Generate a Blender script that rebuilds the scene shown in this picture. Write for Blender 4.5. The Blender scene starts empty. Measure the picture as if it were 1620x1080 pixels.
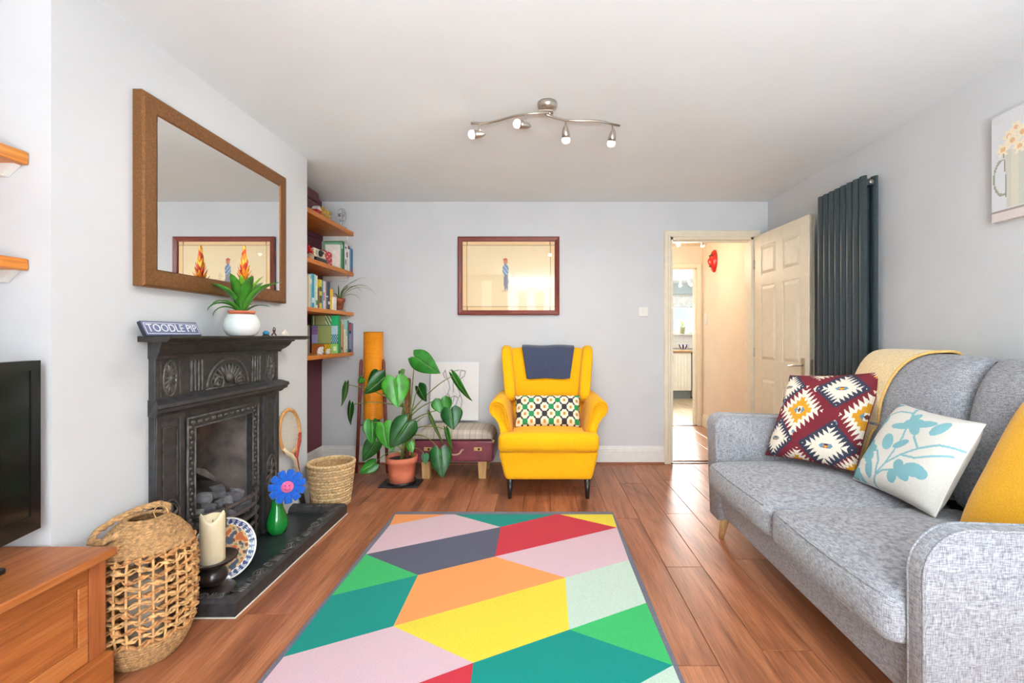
import bpy, math, random
from mathutils import Vector, Matrix, Quaternion
random.seed(7)
scn = bpy.context.scene
C = scn.collection
R = math.radians
# ------------------------------------------------------------------ camera
ZC = 1.157                      # lens height
F = 720.0                       # focal length in pixels of the 1620 wide frame
cam_d = bpy.data.cameras.new('camera'); cam_d.sensor_width = 36; cam_d.lens = 16.0
cam_d.shift_x = -42/1620; cam_d.shift_y = -10/1620; cam_d.clip_start = .02
cam = bpy.data.objects.new('camera', cam_d); C.objects.link(cam)
cam.location = (0, 0, ZC); cam.rotation_euler = (R(90), 0, 0)
scn.camera = cam
# ------------------------------------------------------------------ view, world, daylight and fill
vs = scn.view_settings
vs.view_transform = 'Standard'; vs.look = 'None'; vs.gamma = 1; vs.use_curve_mapping = False
vs.exposure = 0.07
w = bpy.data.worlds.new('sky'); scn.world = w; w.use_nodes = True
bg = w.node_tree.nodes['Background']; bg.inputs[0].default_value = (.86, .93, 1, 1); bg.inputs[1].default_value = 1.0
def area(name, loc, rot, sx, sy, power, col=(1, 1, 1)):
    l = bpy.data.lights.new(name, 'AREA'); l.shape = 'RECTANGLE'; l.size = sx; l.size_y = sy; l.energy = power; l.color = col
    o = bpy.data.objects.new(name, l); C.objects.link(o); o.location = loc; o.rotation_euler = rot
    return o
REAR = -3.0                     # window wall of the unseen bay, set deeper than real to even the light
JOG, JX0, JX1 = -.9, -.62, 1.2 # unseen end walls either side of the bay, opening narrowed to block its light
WINS = [(-.53, -.27, .45, 2.25), (-.11, .15, .45, 2.25), (.42, 1.12, .45, 2.25)]  # the wide last window is added to let in more light
JWIN = (-1.16, -.92, .45, 2.27)
for i, (x0, x1, z0, z1) in enumerate(WINS):     # daylight entering by each bay window
    area('window_daylight', ((x0+x1)/2, REAR-.20, (z0+z1)/2), (R(90), 0, 0), x1-x0, z1-z0, 11*(x1-x0)*(z1-z0), (.97, .985, 1))
area('window_daylight', ((JWIN[0]+JWIN[1])/2, JOG-.16, 1.36), (R(90), 0, 0),   .24, 1.8, 2.5, (.97, .985, 1))
area('ceiling_fill', (.29, REAR+.55, .50), (R(186), 0, 0), 1.7, 1.0, 560, (.865, .945, 1))      # added fill inside the bay, throws light up to the ceiling
area('kitchen_daylight', (2.4, 8.98, 1.55), (R(-90), 0, 0), 1.3, .8, 420, (1, .98, .95))
# ------------------------------------------------------------------ helpers
def at(px, py, Y): return Vector(((px-852)*Y/F, Y, ZC-(py-530)*Y/F))
def fl(px, py, z=0.0):
    Y = F*(ZC-z)/(py-530); return Vector(((px-852)*Y/F, Y, z))
def lin(c):
    def f(v):
        v = v/255.0
        return v/12.92 if v <= .04045 else ((v+.055)/1.055)**2.4
    return (f(c[0]), f(c[1]), f(c[2]), 1.0)
class MB:
    def __init__(s): s.v = []; s.f = []; s.c = []; s.m = []; s.mi = 0
    def add(s, vs, fs, cols=None):
        b = len(s.v); s.v += [Vector(p) for p in vs]; s.f += [[i+b for i in f] for f in fs]
        s.c += cols if cols else [None]*len(fs); s.m += [s.mi]*len(fs); return s
    def box(s, x0, x1, y0, y1, z0, z1):
        return s.add([(x0,y0,z0),(x1,y0,z0),(x1,y1,z0),(x0,y1,z0),(x0,y0,z1),(x1,y0,z1),(x1,y1,z1),(x0,y1,z1)],
                     [(0,3,2,1),(4,5,6,7),(0,1,5,4),(1,2,6,5),(2,3,7,6),(3,0,4,7)])
    def cbox(s, c, h): return s.box(c[0]-h[0],c[0]+h[0],c[1]-h[1],c[1]+h[1],c[2]-h[2],c[2]+h[2])
    def mark(s): return len(s.v)
    def xf(s, b, M):
        for i in range(b, len(s.v)): s.v[i] = M @ s.v[i]
        return s
    def tube(s, pts, r, n=8, closed=False, flat=None, up=None):
        pts = [Vector(p) for p in pts]; N = len(pts); vs = []; fs = []
        rs = r if isinstance(r, (list, tuple)) else [r]*N
        prev = None
        for i, p in enumerate(pts):
            if closed: t = (pts[(i+1)%N]-pts[i-1])
            else: t = pts[min(i+1,N-1)]-pts[max(i-1,0)]
            if t.length < 1e-9: t = Vector((0,0,1))
            t.normalize()
            if prev is None:
                a = Vector(up) if up else (Vector((0,0,1)) if abs(t.z) < .9 else Vector((1,0,0)))
                u = (a-t*a.dot(t)).normalized()
            else:
                u = prev-t*prev.dot(t)
                u = u.normalized() if u.length > 1e-6 else t.orthogonal().normalized()
            prev = u; w_ = t.cross(u)
            for k in range(n):
                an = 2*math.pi*k/n
                vs.append(p+u*(math.cos(an)*rs[i]*(flat if flat else 1))+w_*(math.sin(an)*rs[i]))
        M_ = N if closed else N-1
        for i in range(M_):
            j = (i+1) % N
            for k in range(n): fs.append((i*n+k, i*n+(k+1)%n, j*n+(k+1)%n, j*n+k))
        if not closed:
            fs.append(tuple(range(n))[::-1]); fs.append(tuple((N-1)*n+k for k in range(n)))
        return s.add(vs, fs)
    def lathe(s, prof, n=24, c=(0,0,0), capb=True, capt=True, sx=1, sy=1):
        vs = []; fs = []
        for r, z in prof:
            for k in range(n):
                a = 2*math.pi*k/n; vs.append((c[0]+r*sx*math.cos(a), c[1]+r*sy*math.sin(a), c[2]+z))
        for i in range(len(prof)-1):
            for k in range(n): fs.append((i*n+k, i*n+(k+1)%n, (i+1)*n+(k+1)%n, (i+1)*n+k))
        if capb: fs.append(tuple(range(n))[::-1])
        if capt: fs.append(tuple((len(prof)-1)*n+k for k in range(n)))
        return s.add(vs, fs)
    def ball(s, c, r, n=12, m=8):
        if not isinstance(r, (tuple, list)): r = (r, r, r)
        b = s.mark()
        s.lathe([(max(math.sin(math.pi*i/m), .02), -math.cos(math.pi*i/m)) for i in range(m+1)], n)
        return s.xf(b, Matrix.Translation(Vector(c)) @ Matrix.Diagonal((r[0], r[1], r[2], 1)))
    def grid(s, fn, nu, nv, col=None, wrapu=False):
        vs = [fn(i/nu, j/nv) for j in range(nv+1) for i in range(nu+1)]
        fs = []; cs = []
        for j in range(nv):
            for i in range(nu):
                a = j*(nu+1)+i; fs.append((a, a+1, a+nu+2, a+nu+1))
                cs.append(col((i+.5)/nu, (j+.5)/nv) if col else None)
        return s.add(vs, fs, cs)
    def prism(s, pts, f0, f1):                  # 2D outline, two maps to 3D
        n = len(pts); vs = [f0(*p) for p in pts]+[f1(*p) for p in pts]
        fs = [tuple(range(n))[::-1], tuple(range(n, 2*n))]+[(i, (i+1)%n, n+(i+1)%n, n+i) for i in range(n)]
        return s.add(vs, fs)
    def puff(s, c, h, r, bul=(0,0,0), n=10, fn=None):   # soft rounded box
        key = {}; vs = []; fs = []
        S = [math.sin(math.pi/2*(-1+2*i/n)) for i in range(n+1)]
        def vid(q):
            k = tuple(round(a, 5) for a in q)
            if k in key: return key[k]
            p = Vector((q[0]*h[0], q[1]*h[1], q[2]*h[2]))
            inn = Vector([max(-(h[a]-r), min(h[a]-r, p[a])) for a in range(3)])
            d = p-inn
            if d.length > 1e-9: p = inn+d.normalized()*r
            p.x += bul[0]*q[0]*(1-q[1]**2)*(1-q[2]**2); p.y += bul[1]*q[1]*(1-q[0]**2)*(1-q[2]**2); p.z += bul[2]*q[2]*(1-q[0]**2)*(1-q[1]**2)
            p += Vector(c)
            if fn: p = Vector(fn(p))
            key[k] = len(vs); vs.append(p); return key[k]
        for ax in range(3):
            for sg in (-1, 1):
                for i in range(n):
                    for j in range(n):
                        q = []
                        for (a, b) in ((i,j),(i+1,j),(i+1,j+1),(i,j+1)):
                            t = [0,0,0]; t[ax] = sg; t[(ax+1)%3] = S[a]; t[(ax+2)%3] = S[b]; q.append(vid(t))
                        fs.append(q if sg > 0 else q[::-1])
        return s.add(vs, fs)
    def build(s, name, mat, parent=None, smooth=False, bevel=0, local=False, sub=0, bseg=2, solid=0):
        off = Vector((0,0,0)); loc = None
        if parent is not None:
            if not local: off = root_loc(parent)
        elif not local:
            xs = [p.x for p in s.v]; ys = [p.y for p in s.v]; zs = [p.z for p in s.v]
            off = Vector(((min(xs)+max(xs))/2, (min(ys)+max(ys))/2, min(zs))); loc = off
        me = bpy.data.meshes.new(name)
        me.from_pydata([tuple(p-off) for p in s.v], [], s.f)
        mats = mat if isinstance(mat, (list, tuple)) else [mat]
        for m in mats: me.materials.append(m)
        if len(mats) > 1: me.polygons.foreach_set('material_index', s.m)
        if any(c is not None for c in s.c):
            a = me.color_attributes.new('Print', 'FLOAT_COLOR', 'CORNER'); buf = []
            for f, c in zip(s.f, s.c):
                c = lin(c) if c is not None else (.5,.5,.5,1)
                for _ in f: buf += c
            a.data.foreach_set('color', buf)
        if smooth: me.shade_smooth()
        me.update(); me.validate()
        o = bpy.data.objects.new(name, me); C.objects.link(o)
        if parent is not None: o.parent = parent
        if loc is not None: o.location = loc
        if solid:
            k = o.modifiers.new('thickness', 'SOLIDIFY'); k.thickness = solid; k.offset = 0
        if bevel:
            k = o.modifiers.new('edge', 'BEVEL'); k.width = bevel; k.segments = bseg; k.limit_method = 'ANGLE'; k.angle_limit = R(40)
            if smooth or bseg > 1: me.shade_smooth(); kk = o.modifiers.new('wn', 'WEIGHTED_NORMAL'); kk.keep_sharp = True
        if sub:
            k = o.modifiers.new('sub', 'SUBSURF'); k.levels = sub; k.render_levels = sub
        return o
def root_loc(o):
    v = Vector((0,0,0))
    while o is not None: v += o.location; o = o.parent
    return v
def tag(o, label, cat, group=None):
    o['label'] = label; o['category'] = cat
    if group: o['group'] = group
    return o
def thing(name, label, cat, loc=(0,0,0), rot=(0,0,0), group=None):
    o = bpy.data.objects.new(name, None); C.objects.link(o); o.location = loc; o.rotation_euler = rot; o.empty_display_size = .05
    return tag(o, label, cat, group)
def struct(o): o['kind'] = 'structure'; return o
def copy_tree(o, parent=None):
    c = o.copy(); C.objects.link(c); c.parent = parent
    for ch in list(o.children): copy_tree(ch, c)
    return c
# ------------------------------------------------------------------ materials
MC = {}
def nt_new(name):
    m = bpy.data.materials.new(name); m.use_nodes = True; nt = m.node_tree; b = nt.nodes['Principled BSDF']
    return m, nt, b, nt.nodes, nt.links
def coords(N, L, scale=(1,1,1), rnd=False, kind='Object'):
    tc = N.new('ShaderNodeTexCoord'); mp = N.new('ShaderNodeMapping'); mp.inputs['Scale'].default_value = scale
    src = tc.outputs[kind]
    if rnd:
        oi = N.new('ShaderNodeObjectInfo'); ml = N.new('ShaderNodeMath'); ml.operation = 'MULTIPLY'; ml.inputs[1].default_value = 37.0
        L.new(oi.outputs['Random'], ml.inputs[0]); ad = N.new('ShaderNodeVectorMath'); ad.operation = 'ADD'
        L.new(src, ad.inputs[0]); L.new(ml.outputs[0], ad.inputs[1]); src = ad.outputs[0]
    L.new(src, mp.inputs['Vector']); return mp.outputs[0]
def noise(N, L, vec, scale, detail=2, dist=0, rough=.5):
    n = N.new('ShaderNodeTexNoise'); n.inputs['Scale'].default_value = scale; n.inputs['Detail'].default_value = detail
    n.inputs['Distortion'].default_value = dist; n.inputs['Roughness'].default_value = rough; L.new(vec, n.inputs['Vector']); return n.outputs['Fac']
def ramp(N, L, fac, stops):
    r = N.new('ShaderNodeValToRGB'); e = r.color_ramp.elements
    while len(e) < len(stops): e.new(.5)
    for k, (p, c) in zip(e, stops): k.position = p; k.color = lin(c)
    L.new(fac, r.inputs[0]); return r.outputs[0]
def mixc(N, L, a, b, fac, mode='MIX'):
    m = N.new('ShaderNodeMix'); m.data_type = 'RGBA'; m.blend_type = mode
    if isinstance(fac, float): m.inputs[0].default_value = fac
    else: L.new(fac, m.inputs[0])
    for s_, v in ((6, a), (7, b)):
        if isinstance(v, tuple): m.inputs[s_].default_value = v
        else: L.new(v, m.inputs[s_])
    return m.outputs[2]
def bumpn(N, L, b, h, strength, dist=.002):
    k = N.new('ShaderNodeBump'); k.inputs['Strength'].default_value = strength; k.inputs['Distance'].default_value = dist
    L.new(h, k.inputs['Height']); L.new(k.outputs[0], b.inputs['Normal'])
def var(c, k): return tuple(max(0, min(255, v*k)) for v in c)
def M(name, rgb, rough=.55, metal=0, vary=.06, scale=18, bump=.0, bscale=120, spec=.5, coat=0, rnd=True):
    """plain paint, metal, plastic...: colour with a little procedural mottling and relief"""
    if name in MC: return MC[name]
    m, nt, b, N, L = nt_new(name)
    v = coords(N, L, rnd=rnd)
    L.new(ramp(N, L, noise(N, L, v, scale, 3), [(.3, var(rgb, 1-vary)), (.7, var(rgb, 1+vary*.6))]), b.inputs['Base Color'])
    b.inputs['Roughness'].default_value = rough; b.inputs['Metallic'].default_value = metal
    b.inputs['Specular IOR Level'].default_value = spec; b.inputs['Coat Weight'].default_value = coat; b.inputs['Coat Roughness'].default_value = .15
    if bump: bumpn(N, L, b, noise(N, L, v, bscale, 3), bump)
    MC[name] = m; return m
def WOOD(name, c1, c2, c3, grain='y', rough=.45, s=1.0, val=.12, spec=.4, knots=0.0, fine=.35):
    if name in MC: return MC[name]
    m, nt, b, N, L = nt_new(name)
    st = {'x': (.09, 1, 1), 'y': (1, .09, 1), 'z': (1, 1, .09)}[grain]
    v = coords(N, L, tuple(a*s for a in st), rnd=True)
    big = noise(N, L, v, 9, 5, 1.4, .6)
    col = ramp(N, L, big, [(.28, c1), (.5, c2), (.72, c3)])
    v2 = coords(N, L, tuple(a*s*(1 if a == 1 else .45) for a in st), rnd=True)
    fn = noise(N, L, v2, 150, 3, .4)
    col = mixc(N, L, col, ramp(N, L, fn, [(.36, (120, 105, 95)), (.56, (255, 255, 255))]), fine, 'MULTIPLY')
    if knots:
        v3 = coords(N, L, tuple(a*s*(1 if a == 1 else 4) for a in st), rnd=True)
        kn = noise(N, L, v3, 3.2, 3, .8)
        col = mixc(N, L, col, ramp(N, L, kn, [(.60, (255, 255, 255)), (.74, (112, 84, 74))]), knots, 'MULTIPLY')
    oi = N.new('ShaderNodeObjectInfo'); mr = N.new('ShaderNodeMapRange'); mr.inputs[3].default_value = 1-val; mr.inputs[4].default_value = 1+val
    L.new(oi.outputs['Random'], mr.inputs[0]); hs = N.new('ShaderNodeHueSaturation'); L.new(mr.outputs[0], hs.inputs['Value']); L.new(col, hs.inputs['Color'])
    L.new(hs.outputs[0], b.inputs['Base Color']); b.inputs['Roughness'].default_value = rough; b.inputs['Specular IOR Level'].default_value = spec
    bumpn(N, L, b, fn, .12, .001)
    MC[name] = m; return m
def FAB(name, c1, c2, scale=420, rough=.9, st=(1,1,.3), bump=.35, soft=(.35, .65), sheen=.2):
    """woven cloth: crossed thread noise in two tones"""
    if name in MC: return MC[name]
    m, nt, b, N, L = nt_new(name)
    a = noise(N, L, coords(N, L, st, True), scale, 2); a2 = noise(N, L, coords(N, L, (st[2], st[2], 1) if st[2] < 1 else (.3, 1, 1), True), scale, 2)
    mx = N.new('ShaderNodeMath'); mx.operation = 'ADD'; L.new(a, mx.inputs[0]); L.new(a2, mx.inputs[1])
    hf = N.new('ShaderNodeMath'); hf.operation = 'MULTIPLY'; hf.inputs[1].default_value = .5; L.new(mx.outputs[0], hf.inputs[0])
    L.new(ramp(N, L, hf.outputs[0], [(soft[0], c1), (soft[1], c2)]), b.inputs['Base Color'])
    b.inputs['Roughness'].default_value = rough; b.inputs['Specular IOR Level'].default_value = .15; b.inputs['Sheen Weight'].default_value = sheen
    bumpn(N, L, b, hf.outputs[0], bump, .002)
    MC[name] = m; return m
def PRINT(name, rough=.8, weave=0.0, spec=.3, coat=0, wscale=500):
    """flat print: colours per face from the 'Print' attribute"""
    if name in MC: return MC[name]
    m, nt, b, N, L = nt_new(name)
    a = N.new('ShaderNodeAttribute'); a.attribute_name = 'Print'; col = a.outputs['Color']
    if weave:
        n = noise(N, L, coords(N, L, (1, 1, .4)), wscale, 2)
        col = mixc(N, L, col, ramp(N, L, n, [(.35, (150, 150, 150)), (.62, (255, 255, 255))]), weave, 'MULTIPLY'); bumpn(N, L, b, n, .3, .002)
    L.new(col, b.inputs['Base Color']); b.inputs['Roughness'].default_value = rough; b.inputs['Specular IOR Level'].default_value = spec
    b.inputs['Coat Weight'].default_value = coat; b.inputs['Coat Roughness'].default_value = .08
    MC[name] = m; return m
def PANE(name, refl=.08, rough=.02, tint=(255,255,255)):
    if name in MC: return MC[name]
    m, nt, b, N, L = nt_new(name); N.remove(b)
    t = N.new('ShaderNodeBsdfTransparent'); t.inputs[0].default_value = lin(tint); g = N.new('ShaderNodeBsdfGlossy'); g.inputs['Roughness'].default_value = rough
    lw = N.new('ShaderNodeFresnel'); lw.inputs[0].default_value = 1.45
    ad = N.new('ShaderNodeMath'); ad.operation = 'ADD'; ad.inputs[1].default_value = refl; L.new(lw.outputs[0], ad.inputs[0])
    mx = N.new('ShaderNodeMixShader'); L.new(ad.outputs[0], mx.inputs[0]); L.new(t.outputs[0], mx.inputs[1]); L.new(g.outputs[0], mx.inputs[2])
    L.new(mx.outputs[0], nt.nodes['Material Output'].inputs[0]); MC[name] = m; return m
def GLASS(name, rgb, rough=.03):
    if name in MC: return MC[name]
    m, nt, b, N, L = nt_new(name); b.inputs['Base Color'].default_value = lin(rgb); b.inputs['Transmission Weight'].default_value = 1; b.inputs['Roughness'].default_value = rough
    MC[name] = m; return m
WALL = M('wall_paint', (214, 215, 216), .85, vary=.015, scale=3, bump=.06, bscale=160)
WHITEP = M('white_gloss_paint', (236, 234, 228), .4, vary=.02)
CREAMP = M('cream_gloss_paint', (240, 229, 205), .38, vary=.02)
CEIL = M('ceiling_paint', (240, 247, 250), .9, vary=.01, scale=2, bump=.05)
FLOORW = WOOD('walnut_laminate', (128, 74, 47), (173, 107, 71), (198, 131, 91), 'y', .36, 1.0, .08, .5, .6)
PINE = WOOD('orange_pine', (156, 84, 38), (184, 106, 52), (200, 128, 70), 'y', .4, 1.0, .05, .4, .35, .25)
PINEX = WOOD('orange_pine_upright', (150, 80, 40), (176, 100, 56), (192, 120, 74), 'z', .4, 1.0, .05, .4, .35, .25)
SHELFW = WOOD('honey_pine_shelf', (190, 104, 34), (214, 128, 46), (228, 150, 66), 'y', .4, 1.0, .05, .4, .35, .25)
MAHOG = WOOD('mahogany', (92, 34, 26), (126, 54, 42), (146, 70, 54), 'z', .35, 1.5, .04)
MAHOGX = WOOD('mahogany_frame', (104, 44, 36), (132, 62, 52), (150, 78, 64), 'x', .35, 1.5, .04)
OAK = WOOD('pale_oak', (186, 140, 84), (206, 162, 104), (220, 180, 126), 'z', .5, 1.5, .05)
IRON = M('cast_iron', (62, 61, 62), .45, .2, .25, 30, .35, 220)
IRON2 = M('pale_iron', (92, 88, 84), .42, .3, .3, 40, .2, 220)  # lighter iron tone for the raised ornament
STEEL = M('brushed_steel', (200, 192, 182), .28, 1, .05, 60)
BLACKP = M('black_plastic', (20, 20, 22), .35)
SOIL = M('potting_soil', (62, 44, 34), .95, bump=.8, bscale=150, vary=.3, scale=90)
TERRA = M('terracotta', (206, 116, 82), .75, vary=.08, scale=30, bump=.1)
# ------------------------------------------------------------------ the room shell
XL, XR, YB, H = -1.955, 2.07, 4.105, 2.36       # alcove wall, right wall, back wall, ceiling
XB, YB0, YB1 = -1.585, 1.48, 3.117              # chimney breast face and its two ends
DX0, DX1, DZ = 1.19, 1.938, 2.04                # doorway
floor = struct(MB().box(XL-.12, XR+.12, REAR-.12, YB+.1, -.12, -.014).build('floor', M('underlay', (70, 60, 52), .9)))
def planks(parent, x0, x1, y0, y1, wd, ln, mat, skip=None, off=0.0, ztop=0.0):
    cache = {}; n = 0; x = x0
    while x < x1-.01:
        xe = min(x+wd, x1); s = y0-((n*.47+off) % 1)*ln
        while s < y1:
            a, b = max(s, y0), min(s+ln, y1); s += ln
            for (a, b) in (skip(x, xe, a, b) if skip else [(a, b)]):
                if b-a < .02: continue
                k = (round(xe-x, 3), round(b-a, 3))
                if k not in cache:
                    g = .0009; c = .0022; hx, hy = (xe-x)/2, (b-a)/2; m = MB()
                    vs = [(-hx+g,-hy+g,-.012),(hx-g,-hy+g,-.012),(hx-g,hy-g,-.012),(-hx+g,hy-g,-.012),
                          (-hx+g,-hy+g,-c*.6),(hx-g,-hy+g,-c*.6),(hx-g,hy-g,-c*.6),(-hx+g,hy-g,-c*.6),
                          (-hx+g+c,-hy+g+c,0),(hx-g-c,-hy+g+c,0),(hx-g-c,hy-g-c,0),(-hx+g+c,hy-g-c,0)]
                    fs = [(0,3,2,1),(8,9,10,11)]+[(i,(i+1)%4,4+(i+1)%4,4+i) for i in range(4)]+[(4+i,4+(i+1)%4,8+(i+1)%4,8+i) for i in range(4)]
                    me = bpy.data.meshes.new('plank'); me.from_pydata(vs, [], fs); me.materials.append(mat); cache[k] = me
                o = bpy.data.objects.new('plank', cache[k]); C.objects.link(o); o.parent = parent
                o.location = Vector(((x+xe)/2, (a+b)/2, ztop))-parent.location
        x = xe; n += 1
def brskip(x, xe, a, b):
    if (x+xe)/2 < XB:
        out = []
        if a < YB0 and b > JOG: out.append((max(a, JOG), min(b, YB0)))
        if b > YB1: out.append((max(a, YB1), b))
        return out
    return [(a, b)] if JX0 < x and xe < JX1 else [(max(a, JOG), b)]
planks(floor, XL, XR, REAR, YB, .185, 1.28, FLOORW, brskip, .3)
ceiling = struct(MB().box(XL-.12, XR+.12, REAR-.12, YB+.12, H, H+.12).build('ceiling', CEIL))
m = MB(); m.box(XL-.12, DX0, YB, YB+.12, -.1, H); m.box(DX0, DX1, YB, YB+.12, DZ, H); m.box(DX1, XR+.12, YB, YB+.12, -.1, H)
struct(m.build('wall_back', WALL))
struct(MB().box(XR, XR+.12, JOG-.12, YB, -.1, H).build('wall_right', WALL))
PURP = M('plum_paint', (112, 62, 74), .85, vary=.03, scale=3, bump=.06, bscale=160)
struct(MB().box(XL-.12, XL, YB1-.05, YB, -.1, H).build('wall_alcove', PURP))
struct(MB().box(XL-.12, XL, JOG-.12, YB1-.05, -.1, H).build('wall_left', WALL))
FO = (2.035, 2.47, .70)                         # fire opening in the breast
m = MB(); m.box(XL, XB, YB0, FO[0], -.1, H); m.box(XL, XB, FO[1], YB1, -.1, H); m.box(XL, XB, FO[0], FO[1], FO[2]+.06, H)
m.box(XL, XL+.1, FO[0], FO[1], -.1, FO[2]+.06)
struct(m.build('wall_chimney_breast', WALL))
# end wall, the bay and its windows
m = MB(); xs = JX0-.12
for (x0, x1, z0, z1) in WINS:
    m.box(xs, x0, REAR-.12, REAR, -.1, H); m.box(x0, x1, REAR-.12, REAR, -.1, z0); m.box(x0, x1, REAR-.12, REAR, z1, H); xs = x1
m.box(xs, JX1+.12, REAR-.12, REAR, -.1, H)
struct(m.build('wall_rear', WALL))
m = MB(); x0, x1, z0, z1 = JWIN; m.box(XL, x0, JOG-.12, JOG, -.1, H); m.box(x1, JX0, JOG-.12, JOG, -.1, H); m.box(x0, x1, JOG-.12, JOG, -.1, z0); m.box(x0, x1, JOG-.12, JOG, z1, H)
m.box(JX0-.12, JX0, REAR, JOG-.12, -.1, H); struct(m.build('wall_rear_left', WALL))
m = MB(); m.box(JX1, XR, JOG-.12, JOG, -.1, H); m.box(JX1, JX1+.12, REAR, JOG-.12, -.1, H); struct(m.build('wall_rear_right', WALL))  # unseen right return, added to keep bay light off the sofa arm
def frame_window(name, x0, x1, z0, z1, y, t=.05, d=.06, bars=1):
    m = MB(); m.box(x0, x0+t, y-d/2, y+d/2, z0, z1); m.box(x1-t, x1, y-d/2, y+d/2, z0, z1); m.box(x0+t, x1-t, y-d/2, y+d/2, z0, z0+t); m.box(x0+t, x1-t, y-d/2, y+d/2, z1-t, z1)
    o = struct(m.build(name, WHITEP))
    for k in range(1, bars+1):
        xx = x0+(x1-x0)*k/(bars+1); MB().box(xx-.02, xx+.02, y-.02, y+.02, z0+t, z1-t).build('glazing_bar', WHITEP, o)
    for k in range(bars+1):
        a = x0+t if k == 0 else x0+(x1-x0)*k/(bars+1)+.02; b = x1-t if k == bars else x0+(x1-x0)*(k+1)/(bars+1)-.02
        MB().box(a, b, y-.003, y+.003, z0+t, z1-t).build('pane', PANE('window_pane', .02), o)
    return o
for i, (x0, x1, z0, z1) in enumerate(WINS+[JWIN]): frame_window('window_%d' % (i+1), x0, x1, z0, z1, (REAR if i < 3 else JOG)-.06, .02 if x1-x0 < .3 else .045, .06, 0 if x1-x0 < .3 else (1 if x1-x0 < 1 else 2))
# baseboards with a moulded top, and the wood bead at the floor
def skirting(name, prof, ax, a, b, pos, sgn, mat):
    m = MB()
    if ax == 'x': m.prism(prof, lambda d, z: (a, pos+sgn*d, z), lambda d, z: (b, pos+sgn*d, z))
    else: m.prism(prof, lambda d, z: (pos+sgn*d, a, z), lambda d, z: (pos+sgn*d, b, z))
    return struct(m.build(name, mat))
SK = [(0,0),(.018,0),(.018,.115),(.013,.122),(.013,.135),(.009,.142),(.006,.158),(0,.16)]
BEAD = [(.018,0),(.034,0),(.033,.008),(.027,.015),(.018,.017)]
beadm = WOOD('bead_wood', (120, 70, 44), (150, 92, 60), (170, 108, 74), 'x', .4)
b1 = skirting('baseboard_back', SK, 'x', XL, 1.129, YB, -1, WHITEP)
m = MB(); m.prism(BEAD, lambda d, z: (XL+.03, YB-d, z), lambda d, z: (1.129, YB-d, z)); m.build('floor_bead', beadm, b1)
skirting('baseboard_alcove', SK, 'y', YB1, YB, XL, 1, WHITEP)
skirting('baseboard_breast', SK, 'y', 2.95, YB1, XB, 1, WHITEP)
skirting('baseboard_right', SK, 'y', JOG, YB, XR, -1, WHITEP)
# door frame: lining and moulded architrave
m = MB()
AR = [(0,0),(.012,0),(.016,.008),(.016,.02),(.021,.026),(.021,.05),(.014,.058),(0,.06)]     # depth, across
def arch(y, s):
    m.prism(AR, lambda d, a: (DX0-a, y-s*d, 0), lambda d, a: (DX0-a, y-s*d, DZ+a))
    m.prism(AR, lambda d, a: (DX0-a, y-s*d, DZ+a), lambda d, a: (DX1+a, y-s*d, DZ+a))
    m.prism(AR, lambda d, a: (DX1+a, y-s*d, 0), lambda d, a: (DX1+a, y-s*d, DZ+a))
arch(YB, 1); arch(YB+.12, -1)
m.box(DX0, DX0+.022, YB-.004, YB+.124, 0, DZ); m.box(DX1-.022, DX1, YB-.004, YB+.124, 0, DZ); m.box(DX0, DX1, YB-.004, YB+.124, DZ-.022, DZ)
m.box(DX0+.022, DX0+.034, YB+.045, YB+.085, 0, DZ-.022); m.box(DX0+.022, DX1-.022, YB+.045, YB+.085, DZ-.034, DZ-.022)
struct(m.build('trim_1', CREAMP))
# six panel door, open into the room
DW, DH, DT = .76, 2.03, .04
door = struct(MB().box(0, DW, 0, .028, 0, DH).build('door_1', CREAMP, local=True))
st = .105; mid = .095
xs = [(st, DW/2-mid/2), (DW/2+mid/2, DW-st)]; zs = [(.22, .78), (.93, 1.58), (1.67, DH-.11)]
m = MB()
m.box(0, st, -.006, DT-.006, 0, DH); m.box(DW-st, DW, -.006, DT-.006, 0, DH); m.box(DW/2-mid/2, DW/2+mid/2, -.006, DT-.006, 0, DH)
for z0, z1 in ((0, .22), (.78, .93), (1.58, 1.67), (DH-.11, DH)):
    for x0, x1 in xs: m.box(x0, x1, -.006, DT-.006, z0, z1)
m.build('door_rails', CREAMP, door, local=True)
for x0, x1 in xs:
    for z0, z1 in zs:
        m = MB()
        for y, s in ((0, -1), (.028, 1)):
            b = .035; d0 = .0; d1 = s*.009
            o_ = [(x0+.012,z0+.012),(x1-.012,z0+.012),(x1-.012,z1-.012),(x0+.012,z1-.012)]; i_ = [(x0+b,z0+b),(x1-b,z0+b),(x1-b,z1-b),(x0+b,z1-b)]
            m.add([(p[0], y, p[1]) for p in o_]+[(p[0], y+d1, p[1]) for p in i_], [(4,5,6,7)]+[(k,(k+1)%4,4+(k+1)%4,4+k) for k in range(4)])
        m.build('door_panel', CREAMP, door, local=True)
for y, s in ((-.006, -1), (DT-.006, 1)):
    m = MB(); m.box(DW-.085, DW-.045, min(y, y+s*.006), max(y, y+s*.006), .83, .98)
    o = m.build('handle_plate', STEEL, door, local=True, bevel=.002)
    MB().tube([(DW-.065, y, .925), (DW-.065, y+s*.045, .925), (DW-.075, y+s*.052, .925), (DW-.17, y+s*.05, .915)], [.008, .008, .009, .007], 8).build('lever', STEEL, o, True, local=True)
MB().box(DW-.001, DW+.001, .004, .026, .86, .97).build('lock_plate', STEEL, door, local=True)
for z in (.25, 1.0, 1.78): MB().tube([(-.004, -.008, z-.04), (-.004, -.008, z+.04)], .006, 8).build('hinge', STEEL, door, True, local=True)
door.location = (DX1+.003, YB-.03, .008); door.rotation_euler = (0, 0, math.atan2(-.745, .035))
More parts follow.
